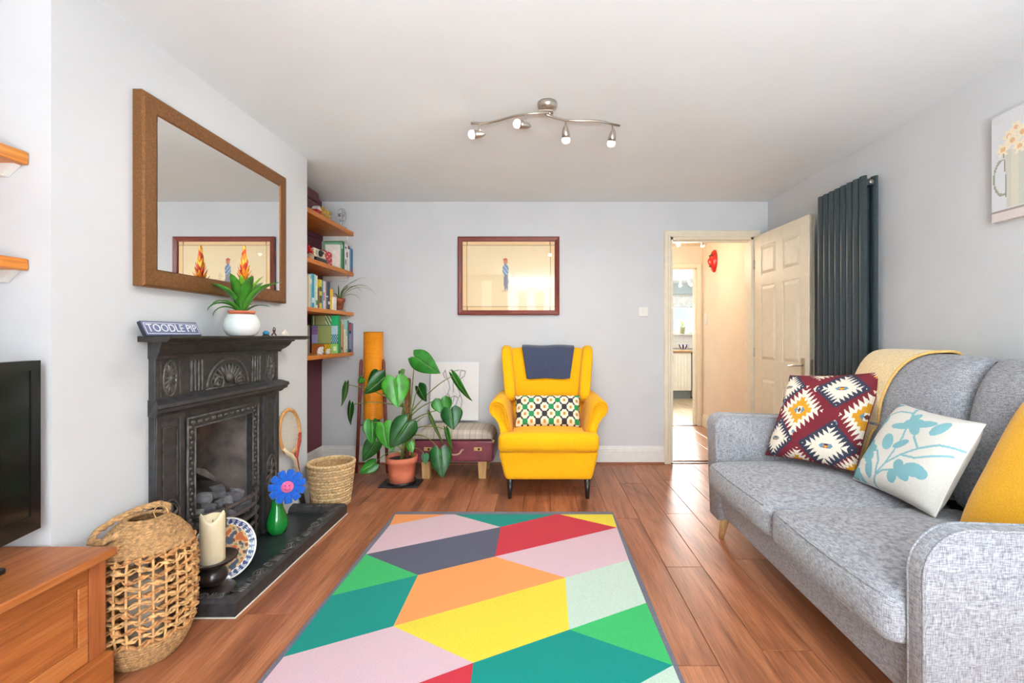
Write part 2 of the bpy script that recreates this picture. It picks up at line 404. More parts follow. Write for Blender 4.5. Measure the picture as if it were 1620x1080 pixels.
# ------------------------------------------------------------------ hall beyond the doorway
HX0, HX1, HY, HZ = .6, 2.10, 5.83, 2.30
HWALL = M('hall_cream_paint', (240, 224, 202), .8, vary=.02, scale=3, bump=.05)
fh = struct(MB().box(HX0, HX1, YB+.1, HY+.1, -.12, -.014).build('floor_hall', M('underlay', (70, 60, 52))))
HALLW = WOOD('hall_laminate_lit', (150, 104, 74), (190, 140, 104), (208, 162, 126), 'y', .3, 1, .06, .5)  # browns lightened so the floor colour carries the hall's light
planks(fh, HX0, HX1, YB+.10, HY+.1, .185, 1.28, HALLW, None, .1)
struct(MB().box(HX0, HX1+.1, YB+.12, HY, HZ, HZ+.1).build('ceiling_hall', M('hall_ceiling', (240, 226, 204), .85)))
struct(MB().box(HX1, HX1+.1, YB+.12, HY, -.1, HZ).build('wall_hall_right', HWALL))
struct(MB().box(HX0-.1, HX0, YB+.12, HY, -.1, HZ).build('wall_hall_left', HWALL))
KX0, KX1, KZ = 1.27, 2.025, 2.015               # kitchen doorway
m = MB(); m.box(HX0-.1, KX0, HY, HY+.1, -.1, HZ); m.box(KX0, KX1, HY, HY+.1, KZ, HZ); m.box(KX1, HX1+.1, HY, HY+.1, -.1, HZ)
struct(m.build('wall_hall_far', HWALL))
m = MB(); t = .055
m.box(KX1, KX1+t, HY-.02, HY, 0, KZ+t); m.box(KX0-t, KX0, HY-.02, HY, 0, KZ+t); m.box(KX0, KX1, HY-.02, HY, KZ, KZ+t)
m.box(KX0-t, KX1+t+.01, HY-.028, HY, KZ+t, KZ+t+.012)
m.box(KX1-.02, KX1, HY, HY+.1, 0, KZ); m.box(KX0, KX0+.02, HY, HY+.1, 0, KZ); m.box(KX0, KX1, HY, HY+.1, KZ-.02, KZ)
struct(m.build('trim_2', CREAMP, bevel=.003))
skirting('baseboard_hall', SK, 'y', YB+.12, HY-.02, HX1, -1, CREAMP)
struct(MB().box(KX0, KX1, HY-.02, HY+.08, .0, .008).build('trim_3', M('threshold_strip', (90, 70, 52), .4)))
struct(MB().box(DX0, DX1, YB-.005, YB+.03, .0, .006).build('trim_4', M('threshold_strip', (90, 70, 52), .4)))
# kitchen
KY = 8.85; KH = 2.16
fk = struct(MB().box(.9, 3.6, HY+.1, KY+.1, -.12, -.014).build('floor_kitchen', M('underlay', (70, 60, 52))))
planks(fk, .9, 3.6, HY+.1, KY, .16, 1.1, WOOD('kitchen_laminate', (186, 150, 112), (212, 180, 144), (226, 198, 166), 'y', .25, 1, .06, .5), None, .2)
KW = M('kitchen_blue_paint', (206, 218, 222), .8, vary=.01); KT = M('kitchen_white_tile', (240, 236, 230), .3, vary=.01)
struct(MB().box(.9, 3.7, HY+.1, KY, KH, KH+.1).build('ceiling_kitchen', CEIL))
WX0, WX1, WZ0, WZ1 = 1.7, 3.0, 1.18, 1.90
m = MB(); m.box(.9, WX0, KY, KY+.1, -.1, KH); m.box(WX1, 3.7, KY, KY+.1, -.1, KH); m.box(WX0, WX1, KY, KY+.1, WZ1, KH); m.box(WX0, WX1, KY, KY+.1, -.1, WZ0)
struct(m.build('wall_kitchen_far', KW))
struct(MB().box(.8, .9, HY+.1, KY, -.1, KH).build('wall_kitchen_left', KW)); struct(MB().box(3.6, 3.7, HY+.1, KY, -.1, KH).build('wall_kitchen_right', KW))
frame_window('window_5', WX0, WX1, WZ0, WZ1, KY+.05, .05, .06, 1)
for k in range(8):
    for j in range(2): pass
tl = struct(MB().box(1.7, 3.3, KY-.006, KY, .9, 1.16).build('trim_5', M('tile_grout', (205, 202, 198), .8)))
for k in range(10):
    for j in range(2): MB().box(1.7+k*.16+.002, 1.7+(k+1)*.16-.002, KY-.012, KY-.004, .9+j*.13+.002, .9+(j+1)*.13-.002).build('tile', KT, tl)
struct(MB().box(WX0-.05, WX1+.05, KY-.10, KY+.05, WZ0-.02, WZ0).build('trim_6', WHITEP))
# roller blind, half down
t = thing('roller_blind', 'white roller blind pulled partway down the kitchen window', 'blind', (2.35, KY-.03, 1.70))
MB().tube([(1.7, KY-.035, 1.93), (3.0, KY-.035, 1.93)], .025, 12).build('roller', WHITEP, t, True)
MB().box(1.72, 2.98, KY-.04, KY-.036, 1.705, 1.93).build('blind_cloth', M('blind_cloth', (246, 246, 246), .8), t)
MB().box(1.72, 2.98, KY-.046, KY-.030, 1.69, 1.705).build('bottom_bar', M('blind_bar', (150, 155, 160), .5), t)
# base cabinet, worktop, machine
CABM = M('cream_cabinet', (244, 232, 212), .5, vary=.02)
t = thing('kitchen_cabinet', 'cream tongue-and-groove kitchen base cabinet on a grey plinth', 'cabinet', (2.46, 8.5, 0))
MB().box(2.02, 2.77, 8.27, KY-.02, .15, .84).build('body', CABM, t)
MB().box(2.02, 2.77, 8.30, KY-.02, 0, .15).build('plinth', M('grey_plinth', (120, 122, 118), .6), t)
for (a, b) in ((2.025, 2.39), (2.395, 2.765)):
    d = MB().box(a, b, 8.25, 8.27, .16, .83).build('door', CABM, t)
    n = 6
    for k in range(n):
        ww = (b-a-.04)/n; MB().box(a+.02+k*ww+.003, a+.02+(k+1)*ww-.003, 8.243, 8.25, .20, .80).build('board', CABM, d)
    hx = b-.03 if a < 2.1 else a+.03
    MB().tube([(hx, 8.246, .66), (hx, 8.222, .67), (hx, 8.222, .78), (hx, 8.246, .79)], .008, 8).build('handle', M('dark_handle', (70, 62, 56), .35, .8), d, True)
tag(MB().box(1.9, 3.58, 8.22, KY-.015, .845, .885).build('worktop', WOOD('beech_worktop', (196, 146, 92), (214, 166, 112), (224, 182, 132), 'x', .4), bevel=.004), 'long beech worktop running under the kitchen window', 'worktop')
t = thing('washing_machine', 'white washing machine under the worktop beside the cream cabinet', 'washing machine', (3.1, 8.55, 0))
MB().box(2.80, 3.40, 8.24, KY-.02, .02, .83).build('body', WHITEP, t, bevel=.02)
b_ = MB().mark; m = MB(); m.lathe([(.17, 0), (.2, .0), (.2, .03), (.17, .035)], 28); m.xf(0, Matrix.Translation((3.1, 8.24, .45)) @ Matrix.Rotation(R(90), 4, 'X')); o = m.build('porthole', M('machine_trim', (205, 206, 208), .3), t, True)
MB().box(2.82, 3.38, 8.232, 8.24, .73, .82).build('control_panel', M('machine_trim', (205, 206, 208), .3), t)
for x in (2.88, 3.32): MB().tube([(x, 8.35, 0), (x, 8.35, .02)], .025, 10).build('foot', BLACKP, t)
# striped bowl and sill plant
b0 = Vector(((1081-852)*8.5/F, 8.5, .885))
def stripe(u, v): return (58, 60, 92) if (u*9) % 1 < .55 else (240, 238, 236)
m = MB(); prof = [(.045, 0), (.05, .012), (.085, .05), (.105, .10), (.10, .10), (.08, .05), (.02, .018)]
def bowl(u, v):
    q = v*(len(prof)-1); i = min(int(q), len(prof)-2); f = q-i; r = prof[i][0]*(1-f)+prof[i+1][0]*f; z = prof[i][1]*(1-f)+prof[i+1][1]*f
    return (b0.x+r*math.cos(2*math.pi*u), b0.y+r*math.sin(2*math.pi*u), b0.z+z)
m.grid(bowl, 54, 6, stripe); tag(m.build('bowl', PRINT('glazed_print', .25, coat=.5), smooth=True), 'navy and white striped bowl on the kitchen worktop', 'bowl')
p0 = Vector(((1079-852)*8.79/F, 8.79, WZ0))
t = thing('sill_plant', 'small green plant in a pale green pot on the kitchen windowsill', 'potted plant', p0)
MB().lathe([(.05, 0), (.062, .12), (.066, .12), (.066, .13), (.055, .13), (.05, .11)], 18, p0).build('pot', M('pale_green_pot', (214, 218, 178), .6), t, True)
MB().lathe([(.054, .105), (.02, .112)], 14, p0).build('soil', SOIL, t)
def strap(m, base, az, ln, wd, rise, droop, n=8, fold=.2, taper=1.6, tw=0, tip=.02, e0=None):
    """arching strap leaf: follows a bending direction"""
    base = Vector(base); h = Vector((math.cos(az), math.sin(az), 0)); sd = Vector((-h.y, h.x, 0)); p = base.copy(); pts = []
    for i in range(n+1):
        s_ = i/n; el = rise-droop*s_**1.3; d = h*math.cos(el)+Vector((0,0,1))*math.sin(el); up = -h*math.sin(el)+Vector((0,0,1))*math.cos(el)
        ww = wd*(max(.0, math.sin(math.pi*min(1, .18+.82*s_)))**.7 if taper > 0 else 1)+tip*wd
        pts.append((p-sd*ww+up*ww*fold, p.copy(), p+sd*ww+up*ww*fold)); p = p+d*(ln/n)
    vs = [q for row in pts for q in row]; fs = []
    for i in range(n):
        a = i*3; fs += [(a, a+1, a+4, a+3), (a+1, a+2, a+5, a+4)]
    m.add(vs, fs); return p
LEAFP = M('pale_leaf', (150, 182, 96), .5, vary=.15)
for k in range(9):
    m = MB(); strap(m, p0+Vector((0,0,.11)), k*.75, .16+.05*(k % 3), .012, 1.3, 1.0+.3*(k % 2)); m.build('leaf', LEAFP, t, True, solid=.001)
# red mask, switches
mk = Vector((HX1, 5.42, 1.157+(530-413)*5.42/F))
t = thing('wall_mask', 'glossy red mask hung on the cream hall wall', 'mask', (HX1-.03, mk.y, mk.z-.14))
def mask(u, v):
    a = (u-.5)*math.pi*.98; z = v*2-1; rr = math.sqrt(max(0, 1-z*z*.98)); tap = 1-.25*(z < 0)*(-z)
    nose = .03*math.exp(-((u-.5)/.09)**2-((z+.05)/.35)**2); eye = .02*math.exp(-((abs(u-.5)-.16)/.06)**2-((z-.2)/.12)**2)
    return (HX1-.004-.055*math.cos(a)*rr-nose+eye, mk.y+.085*math.sin(a)*rr*tap, mk.z+z*.135)
MB().grid(mask, 28, 24).build('face', M('red_lacquer', (196, 24, 20), .25, vary=.1, coat=.5), t, True)
m = MB()
for s in (-1, 1): m.tube([(HX1-.045, mk.y+s*.05, mk.z+.06), (HX1-.055, mk.y+s*.025, mk.z+.07)], [.006, .008], 6)
m.build('brow', BLACKP, t, True)
m = MB(); m.tube([(HX1-.06, mk.y-.025, mk.z-.06), (HX1-.068, mk.y, mk.z-.065), (HX1-.06, mk.y+.025, mk.z-.06)], .006, 6); m.build('mouth', BLACKP, t, True)
def switch(name, label, x, y, z, n, w_=.085, h_=.085, cat='light switch'):
    t = thing(name, label, cat, (x, y, z))
    if n == 'back': MB().box(x-w_/2, x+w_/2, y-.009, y, z-h_/2, z+h_/2).build('switch_plate', WHITEP, t, bevel=.003); MB().box(x-.012, x+.012, y-.014, y-.008, z-.018, z+.018).build('rocker', WHITEP, t, bevel=.002)
    else: MB().box(x-.009, x, y-w_/2, y+w_/2, z-h_/2, z+h_/2).build('switch_plate', WHITEP, t, bevel=.003); MB().box(x-.014, x-.008, y-.012, y+.012, z-.018, z+.018).build('rocker', WHITEP, t, bevel=.002)
switch('light_switch', 'white light switch on the grey wall left of the doorway', (1018-852)/175.4, YB, 1.157+37/175.4, 'back')
switch('light_switch', 'white light switch on the cream hall wall below the mask', HX1, (HX1)*F/(1117-852), 1.157+26*(HX1/265), 'side', .08, .15)
# ------------------------------------------------------------------ cast iron fireplace
FY0, FY1 = 1.847, 2.72; XF = XB+.035            # surround ends, its front plane
fp = thing('fireplace', 'black cast iron Victorian fireplace surround against the chimney breast', 'fireplace', (XB+.02, 2.28, 0))
HZT = .035                                      # hearth tray level
def bar_y(prof, y0, y1, ov=0):                  # profile (outward, z) swept along the wall, mitred outward by its depth
    m = MB(); m.prism(prof, lambda o, z: (XB+o, y0-ov*max(0, o-.035), z), lambda o, z: (XB+o, y1+ov*max(0, o-.035), z)); return m
PW = .15
oY0, oY1, oZ = 2.01, 2.515, .787                # ornate inner frame, outer edge
iY0, iY1, iZ = 2.055, 2.47, .74                 # its inner edge
for a, b in ((FY0, FY0+PW), (FY1-PW, FY1)):
    m = MB(); m.box(XB+.0005, XF-.008, a, b, HZT, .835)
    m.box(XF-.008, XF, a, a+.028, HZT, .835); m.box(XF-.008, XF, b-.028, b, HZT, .835)
    m.box(XF-.008, XF, a+.028, b-.028, .80, .835); m.box(XF-.008, XF, a+.028, b-.028, HZT, .13)
    m.build('pilaster', IRON, fp, bevel=.003)
m = MB(); m.box(XB+.0005, XF-.014, FY0+PW, oY0, HZT, .835); m.box(XB+.0005, XF-.014, oY1, FY1-PW, HZT, .835); m.box(XB+.0005, XF-.014, oY0, oY1, oZ, .835)
m.build('inner_plate', IRON, fp)
m = MB(); m.box(XB+.0005, XF-.006, FY0, FY1, .88, 1.07); m.build('frieze', IRON, fp, bevel=.003)
bar_y([(0,.825),(.045,.825),(.055,.838),(.066,.842),(.068,.856),(.075,.862),(.072,.876),(.050,.888),(.04,.893),(0,.893)], FY0-.002, FY1+.002, 1).build('cornice', IRON, fp)
bar_y([(0,1.06),(.042,1.06),(.046,1.072),(.062,1.082),(.078,1.098),(.088,1.118),(.10,1.122),(.10,1.132),(0,1.132)], FY0-.002, FY1+.002, .8).build('cove_moulding', IRON, fp, False)
bar_y([(0,1.130),(.15,1.130),(.165,1.138),(.172,1.146),(.172,1.153),(0,1.153)], FY0-.05, FY1+.05, .35).build('mantel_shelf', M('worn_iron_top', (58, 54, 50), .4, .3, .3, 14, .2), fp, bevel=.002)
# ornament
def ring(m, c, ry, rz, r, n=28, x=0):
    m.tube([(c[0]+x, c[1]+ry*math.cos(2*math.pi*k/n), c[2]+rz*math.sin(2*math.pi*k/n)) for k in range(n)], r, 6, closed=True)
def rosette(name, yc, zc, ry, rz, pet, parent=fp, x=XF-.006):
    m = MB(); ring(m, (x, yc, zc), ry, rz, .005); ring(m, (x, yc, zc), ry*.86, rz*.86, .003)
    for k in range(pet):
        a = 2*math.pi*k/pet; b = m.mark(); m.ball((0,0,0), (.006, ry*.12+.002, rz*.30), 8, 6)
        m.xf(b, Matrix.Translation((x, yc+ry*.52*math.cos(a), zc+rz*.52*math.sin(a))) @ Matrix.Diagonal((1, 1, 1, 1)) @ Matrix.Rotation(a-math.pi/2, 4, 'X'))
    m.ball((x, yc, zc), (.012, ry*.2, rz*.2), 10, 6)
    return m.build(name, IRON2, parent, True)
for yc in (FY0+PW/2, FY1-PW/2):
    rosette('rosette', yc, .975, .034, .075, 14)
    m = MB()
    for s in (-1, 1): m.box(XF-.008, XF-.002, yc+s*.05-.002, yc+s*.05+.002, .90, 1.045)
    m.build('bead_lines', IRON2, fp)
    rosette('medallion', yc, .36, .052, .10, 9, x=XF-.004)
    m = MB()
    for s in (-1, 1):
        m.box(XF-.009, XF-.003, yc+s*.038-.002, yc+s*.038+.002, .47, .77); m.box(XF-.009, XF-.003, yc+s*.038-.002, yc+s*.038+.002, .15, .25)
    m.box(XF-.009, XF-.003, yc-.038, yc+.038, .768, .772)
    m.build('bead_lines', IRON2, fp)
yc = (FY0+FY1)/2
for s in (-1, 1):
    for k in range(4):
        y = yc+s*(.185+k*.021); MB().box(XF-.008, XF+.003, y-.005, y+.005, .905, 1.045).build('flute', IRON2, fp, bevel=.003)
m = MB(); n = 24                                # half-round panel with acanthus
m.tube([(XF-.004, yc+.15*math.cos(math.pi*k/n), .905+.135*math.sin(math.pi*k/n)) for k in range(n+1)], .006, 6)
m.tube([(XF-.004, yc-.155, .903), (XF-.004, yc+.155, .903)], .005, 6)
m.tube([(XF-.004, yc+.125*math.cos(math.pi*k/n), .905+.112*math.sin(math.pi*k/n)) for k in range(n+1)], .003, 6)
for k in range(13):
    a = math.pi*(k+.5)/13; b = m.mark(); m.ball((0,0,0), (.009, .009, .032), 8, 6)
    m.xf(b, Matrix.Translation((XF-.004, yc+.085*math.cos(a), .91+.075*math.sin(a))) @ Matrix.Rotation(a-math.pi/2, 4, 'X'))
m.ball((XF-.002, yc, .945), (.016, .026, .026), 12, 8)
for s in (-1, 1):
    pts = []
    for k in range(22):
        q = k/21; a = q*3.4*math.pi; r = .032*(1-q)+.004; pts.append((XF, yc+s*(.07+r*math.cos(a)), .925+r*math.sin(a)))
    m.tube(pts, [.006*(1-.5*k/21) for k in range(22)], 6)
m.build('lunette', IRON2, fp, True)
# ornate inner frame
m = MB()
m.prism([(oY0, HZT), (oY0, oZ), (oY1, oZ), (oY1, HZT), (iY1, HZT), (iY1, iZ), (iY0, iZ), (iY0, HZT)], lambda y, z: (XB+.0005, y, z), lambda y, z: (XF-.002, y, z))
fr = m.build('opening_frame', IRON, fp)
m = MB()
for (p, q) in (((oY0, HZT), (oY0, oZ)), ((oY0, oZ), (oY1, oZ)), ((oY1, oZ), (oY1, HZT))): m.tube([(XF, p[0], p[1]), (XF, q[0], q[1])], .006, 6)
for (p, q) in (((iY0, HZT), (iY0, iZ)), ((iY0, iZ), (iY1, iZ)), ((iY1, iZ), (iY1, HZT))): m.tube([(XF, p[0], p[1]), (XF, q[0], q[1])], .004, 6)
m.build('frame_beads', IRON2, fr, True)
m = MB(); a = (oY0+iY0)/2; b = (oY1+iY1)/2; zt = (oZ+iZ)/2
pts = [(a, HZT+.02+k*.023) for k in range(32)]+[(a+.02+k*.0217, zt) for k in range(20)]+[(b, HZT+.02+k*.023) for k in range(32)]
for k, (y, z) in enumerate(pts): m.ball((XF-.001, y+(.005 if k % 2 else -.005), z), (.006, .0085, .0085), 6, 4)
m.build('frame_foliage', IRON2, fr, True)
# fire box behind the opening
FB = M('sooty_iron', (92, 80, 74), .7, .1, .35, 12, .3, 90)
m = MB(); m.add([(XB, iY0-.01, HZT), (XB-.2, iY0+.07, HZT), (XB-.2, iY0+.07, .44), (XB-.1, iY0+.05, .77), (XB, iY0-.01, .77)], [(0,1,2,3,4)])
m.add([(XB, iY1+.0, HZT), (XB-.2, iY1-.07, HZT), (XB-.2, iY1-.07, .44), (XB-.1, iY1-.05, .77), (XB, iY1+.0, .77)], [(4,3,2,1,0)])
m.add([(XB-.2, iY0+.07, HZT), (XB-.2, iY1-.07, HZT), (XB-.2, iY1-.07, .44), (XB-.2, iY0+.07, .44)], [(0,1,2,3)])
m.add([(XB-.2, iY0+.07, .44), (XB-.2, iY1-.07, .44), (XB-.1, iY1-.05, .77), (XB-.1, iY0+.05, .77)], [(0,1,2,3)])
m.build('fire_back', FB, fp)
yc2 = (iY0+iY1)/2
m = MB(); hp = [(iY0+.05, .40), (iY0+.13, .47), (yc2, .50), (iY1-.13, .47), (iY1-.05, .40)]
m.prism(hp+[(iY1-.05, .38), (yc2, .478), (iY0+.05, .38)], lambda y, z: (XB-.2, y, z), lambda y, z: (XB-.13, y, z)); m.build('smoke_hood', M('hood_iron', (120, 114, 108), .6, .2, .25, 20, .2), fp)
# grate: bowed bars, basket floor
gm = M('grate_iron', (84, 76, 72), .55, .3, .3, 25, .3)
def bow(z, out): return [(XF-.004+out*math.sin(math.pi*k/12)**.55, iY0-.012+(iY1-iY0+.024)*k/12, z) for k in range(13)]
for z, o_, r in ((.335, .085, .011), (.285, .090, .009), (.235, .090, .009), (.185, .085, .009), (.14, .078, .010)): MB().tube(bow(z, o_), r, 8).build('grate_bar', gm, fp, True)
m = MB()
for k in (3, 9): p = bow(0, .088)[k]; m.box(p[0]-.008, p[0]+.008, p[1]-.007, p[1]+.007, .12, .36)
m.build('grate_post', gm, fp)
m = MB(); m.prism([(iY0, XB-.19), (iY0, XF-.002), (iY0+.04, XF+.05), (yc2, XF+.075), (iY1-.04, XF+.05), (iY1, XF-.002), (iY1-.06, XB-.19), (iY0+.06, XB-.19)], lambda y, x: (x, y, .225), lambda y, x: (x, y, .24)); m.build('grate_floor', gm, fp)
m = MB(); m.add([(XF+.004, iY0, HZT), (XF+.004, iY1, HZT), (XF+.055, iY1-.05, .13), (XF+.055, iY0+.05, .13)], [(0,1,2,3)]); m.build('ash_cover', gm, fp, solid=.006)
# coals
cm = [M('grey_coal', (122, 120, 124), .9, bump=.6, bscale=70, vary=.25), M('dark_coal', (92, 90, 94), .9, bump=.6, bscale=70, vary=.25)]
cl = [(2.10, .0, .262), (2.17, .02, .264), (2.24, .035, .262), (2.315, .035, .264), (2.385, .02, .262), (2.44, .0, .26), (2.12, -.03, .314), (2.19, -.02, .318), (2.27, .0, .322), (2.35, -.01, .320), (2.42, -.04, .314), (2.16, -.075, .272), (2.25, -.07, .272), (2.35, -.075, .272), (2.22, -.06, .36), (2.30, -.055, .362)]
for i, (y, dx, z) in enumerate(cl):
    rr = random.Random(i); m = MB()
    m.puff((0,0,0), (.031, .032, .022+.005*rr.random()), .012, n=3, fn=lambda p: p*(1+rr.uniform(-.12, .12)))
    m.xf(0, Matrix.Translation((XF-.02+dx, y, z+.003)) @ Matrix.Rotation(rr.uniform(0, 3), 4, 'Z') @ Matrix.Rotation(rr.uniform(-.4, .4), 4, 'X'))
    tag(m.build('coal', cm[i % 2]), 'lump of grey coal heaped in the fireplace grate', 'coal', 'coals in the grate')
# ------------------------------------------------------------------ hearth
hY0, hY1, hX1 = 1.862, 2.95, -1.242; RW = .075
TRAY = M('hearth_iron', (46, 54, 56), .3, .2, .3, 12, .15, 60)
h = thing('hearth', 'low black cast iron hearth with an embossed raised border', 'hearth', (-1.41, 2.4, 0))
MB().box(XB+.002, hX1-.02, hY0+.02, hY1-.02, 0, HZT-.001).build('tray', TRAY, h)
def rim(path, name):
    prof = [(0, 0), (0, .058), (.012, .072), (RW-.02, .064), (RW-.012, .056), (RW, .048), (RW, 0)]     # inwards from the outer edge
    m = MB(); n = len(prof); vs = []
    for (x, y, dx, dy) in path:
        for d, z in prof: vs.append((x+dx*d, y+dy*d, z))
    fs = []
    for i in range(len(path)-1):
        for k in range(n): fs.append((i*n+k, (i+1)*n+k, (i+1)*n+(k+1)%n, i*n+(k+1)%n))
    fs.append(tuple(range(n))); fs.append(tuple(range((len(path)-1)*n, len(path)*n))[::-1])
    m.add(vs, fs); return m.build(name, IRON, h)
rm = rim([(XB+.002, hY0, 0, 1), (hX1, hY0, -1, 1), (hX1, hY1, -1, -1), (XB+.002, hY1, 0, -1)], 'border')
MB().box(XB+.003, hX1+.005, hY0-.005, hY1+.004, 0, .004).build('sealant_line', M('white_sealant', (232, 222, 214), .6), h)
def boss(x, y, z, ax):
    m = MB(); n = 16
    m.tube([(x+.026*math.cos(2*math.pi*k/n)*(1 if ax == 'y' else 1.2), y+.026*math.sin(2*math.pi*k/n)*(1.2 if ax == 'y' else 1), z) for k in range(n)], .004, 6, closed=True)
    for k in range(6): a = k*math.pi/3; m.ball((x+.013*math.cos(a), y+.013*math.sin(a), z), (.006, .006, .005), 6, 4)
    m.ball((x, y, z), (.006, .006, .006), 6, 4); return m.build('boss', IRON2, rm, True)
def ribs(x, y, z, ax, n=5):
    m = MB()
    for k in range(n):
        d = (k-(n-1)/2)*.013
        if ax == 'y': m.tube([(x-.024, y+d, z), (x, y+d+.006, z+.001), (x+.024, y+d, z)], .0038, 6)
        else: m.tube([(x+d, y-.024, z), (x+d+.006, y, z+.001), (x+d, y+.024, z)], .0038, 6)
    return m.build('ribs', IRON2, rm, True)
def scroll(x, y, z, s):
    m = MB(); pts = []
    for k in range(16): q = k/15; a = q*2.6*math.pi; r = .022*(1-q)+.003; pts.append((x+s*r*math.cos(a), y+r*math.sin(a), z))
    m.tube(pts, .0035, 6); return m.build('scroll', IRON2, rm, True)
y = hY0+.095; i = 0
while y < hY1-.08:
    k = i % 4
    if k == 0: ribs(hX1-.036, y, .070, 'y')
    elif k == 2: boss(hX1-.036, y, .071, 'y')
    else: scroll(hX1-.036, y, .071, 1 if k == 1 else -1)
    y += .066; i += 1
for j, (yy, ky) in enumerate(((hY0, 1), (hY1, -1))):
    ribs(hX1-.105, yy+ky*.036, .068, 'x'); scroll(hX1-.165, yy+ky*.036, .068, 1); boss(hX1-.225, yy+ky*.036, .068, 'x')
# ------------------------------------------------------------------ mirror over the mantel
BRONZE = M('bronze_frame', (136, 92, 52), .45, .55, .18, 160, .25, 400)
mY0, mY1, mZ0, mZ1, mw = 1.775, 2.787, 1.35, 2.118, .077; mx0, mx1 = XB+.002, XB+.044
mir = thing('wall_mirror', 'large mirror in a wide bronze frame above the mantel', 'mirror', (XB+.02, (mY0+mY1)/2, mZ0))
prof = [(0, 0), (0, .036), (.008, .042), (mw-.012, .040), (mw, .030), (mw, 0)]
def fside(corners, ins):
    m = MB(); n = len(prof); vs = []
    for (y, z), (iy, iz) in zip(corners, ins):
        for d, o_ in prof: vs.append((mx0+o_, y+iy*d, z+iz*d))
    fs = [(k, n+k, n+(k+1)%n, (k+1)%n) for k in range(n)]+[tuple(range(n)), tuple(range(n, 2*n))[::-1]]
    m.add(vs, fs); return m.build('frame_side', BRONZE, mir)
cs = [(mY0, mZ0), (mY1, mZ0), (mY1, mZ1), (mY0, mZ1)]; ins = [(1, 1), (-1, 1), (-1, -1), (1, -1)]
for k in range(4): fside([cs[k], cs[(k+1)%4]], [ins[k], ins[(k+1)%4]])
gl = M('mirror_silver', (244, 246, 246), .0, 1, 0, rnd=False); gl.node_tree.nodes['Principled BSDF'].inputs['Roughness'].default_value = .012
m = MB(); m.add([(mx0+.036, y, z) for y, z in ((mY0+mw-.004, mZ0+mw-.004), (mY1-mw+.004, mZ0+mw-.004), (mY1-mw+.004, mZ1-mw+.004), (mY0+mw-.004, mZ1-mw+.004))], [(0,1,2,3)])
m.build('mirror_glass', gl, mir)
# ------------------------------------------------------------------ on the mantel
MT = 1.1535
def text_mesh(body, size, ext=.0008):
    cu = bpy.data.curves.new('lettering', 'FONT'); cu.body = body; cu.size = size; cu.extrude = ext; cu.resolution_u = 4; cu.align_x = 'CENTER'; cu.align_y = 'CENTER'
    o = bpy.data.objects.new('lettering_src', cu); C.objects.link(o); dg = bpy.context.evaluated_depsgraph_get(); dg.update()
    me = bpy.data.meshes.new_from_object(o.evaluated_get(dg)); bpy.data.objects.remove(o); bpy.data.curves.remove(cu)
    v = [x.co.copy() for x in me.vertices]; f = [tuple(p.vertices) for p in me.polygons]; bpy.data.meshes.remove(me)
    return v, f
sg = thing('wooden_sign', 'small blue-grey wooden sign with white lettering leaning on the mantel', 'sign', (-1.522, 1.913, MT), (R(0), R(-25), 0))
L_, Hh = .29, .066
MB().box(-.014, 0, -L_/2, L_/2, .002, Hh).build('board', M('sign_edge', (38, 42, 56), .6), sg, local=True)
MB().box(.0, .0012, -L_/2+.002, L_/2-.002, .004, Hh-.002).build('face', M('sign_blue', (112, 118, 152), .6, vary=.08, scale=40), sg, local=True)
SW = M('sign_white', (240, 236, 240), .6)
m = MB()
for (a, b, c, d) in ((-L_/2+.008, L_/2-.008, .010, .012), (-L_/2+.008, L_/2-.008, Hh-.010, Hh-.008)): m.box(.0012, .002, a, b, c, d)
for y in (-L_/2+.008, L_/2-.010): m.box(.0012, .002, y, y+.002, .010, Hh-.008)
m.build('border_line', SW, sg, local=True)
v, f = text_mesh('TOODLE PIP', .046); wx = max(p.x for p in v)-min(p.x for p in v); k = .258/wx
m = MB(); m.add([(.0016+p.z, p.x*k, Hh/2+.001+p.y*1.05) for p in v], f); m.build('lettering', SW, sg, local=True)
# bromeliad
bp = Vector((-1.452, 2.227, MT))
t = thing('bromeliad', 'bromeliad with an orange-red flower spike in a white glazed pot on the mantel', 'potted plant', bp)
MB().lathe([(.05, 0), (.062, .006), (.076, .03), (.079, .052), (.075, .078), (.064, .098), (.063, .104), (.059, .104), (.057, .09), (.045, .02)], 36, bp).build('pot', M('white_glaze', (226, 232, 230), .16, vary=.05, scale=8, coat=.6), t, True)
MB().lathe([(.045, .06), (.055, .112), (.058, .112), (.058, .122), (.05, .122), (.045, .105)], 28, bp).build('inner_pot', TERRA, t, True)
MB().lathe([(.050, .106), (.03, .114), (.01, .114)], 20, bp).build('soil', SOIL, t, True)
BL = [M('bromeliad_leaf', (58, 128, 34), .3, vary=.3, scale=14, coat=.3), M('bromeliad_light_leaf', (120, 172, 44), .35, vary=.25, scale=14, coat=.3)]
specs = [(-2.0,.27,.034,1.35,1.1),(-1.3,.27,.034,1.3,.8),(-.7,.27,.034,1.3,.9),(-.1,.25,.032,1.2,.9),(.5,.28,.03,1.25,1.0),(1.1,.29,.03,1.2,.9),(1.7,.33,.026,1.0,.6),(-2.5,.30,.034,1.35,1.2),(-1.7,.22,.018,.85,1.6),(-2.2,.24,.024,.95,2.2),(-2.4,.2,.018,.8,2.4),(1.5,.24,.013,.6,.8),(1.9,.26,.012,.75,1.0),(-1.0,.24,.03,1.42,.7),(.2,.24,.03,1.45,.6),(-.4,.22,.028,1.45,.5)]
for i, (az, ln, wd, ri, dr) in enumerate(specs):
    ln *= .84; wd *= .74; ri -= .08
    if math.cos(az) < -.25: ln *= .8
    m = MB(); strap(m, bp+Vector((.012*math.cos(az), .012*math.sin(az), .112)), az, ln, wd, ri, dr, 9, .35); m.build('leaf', BL[1 if i >= 13 else 0], t, True, solid=.0015)
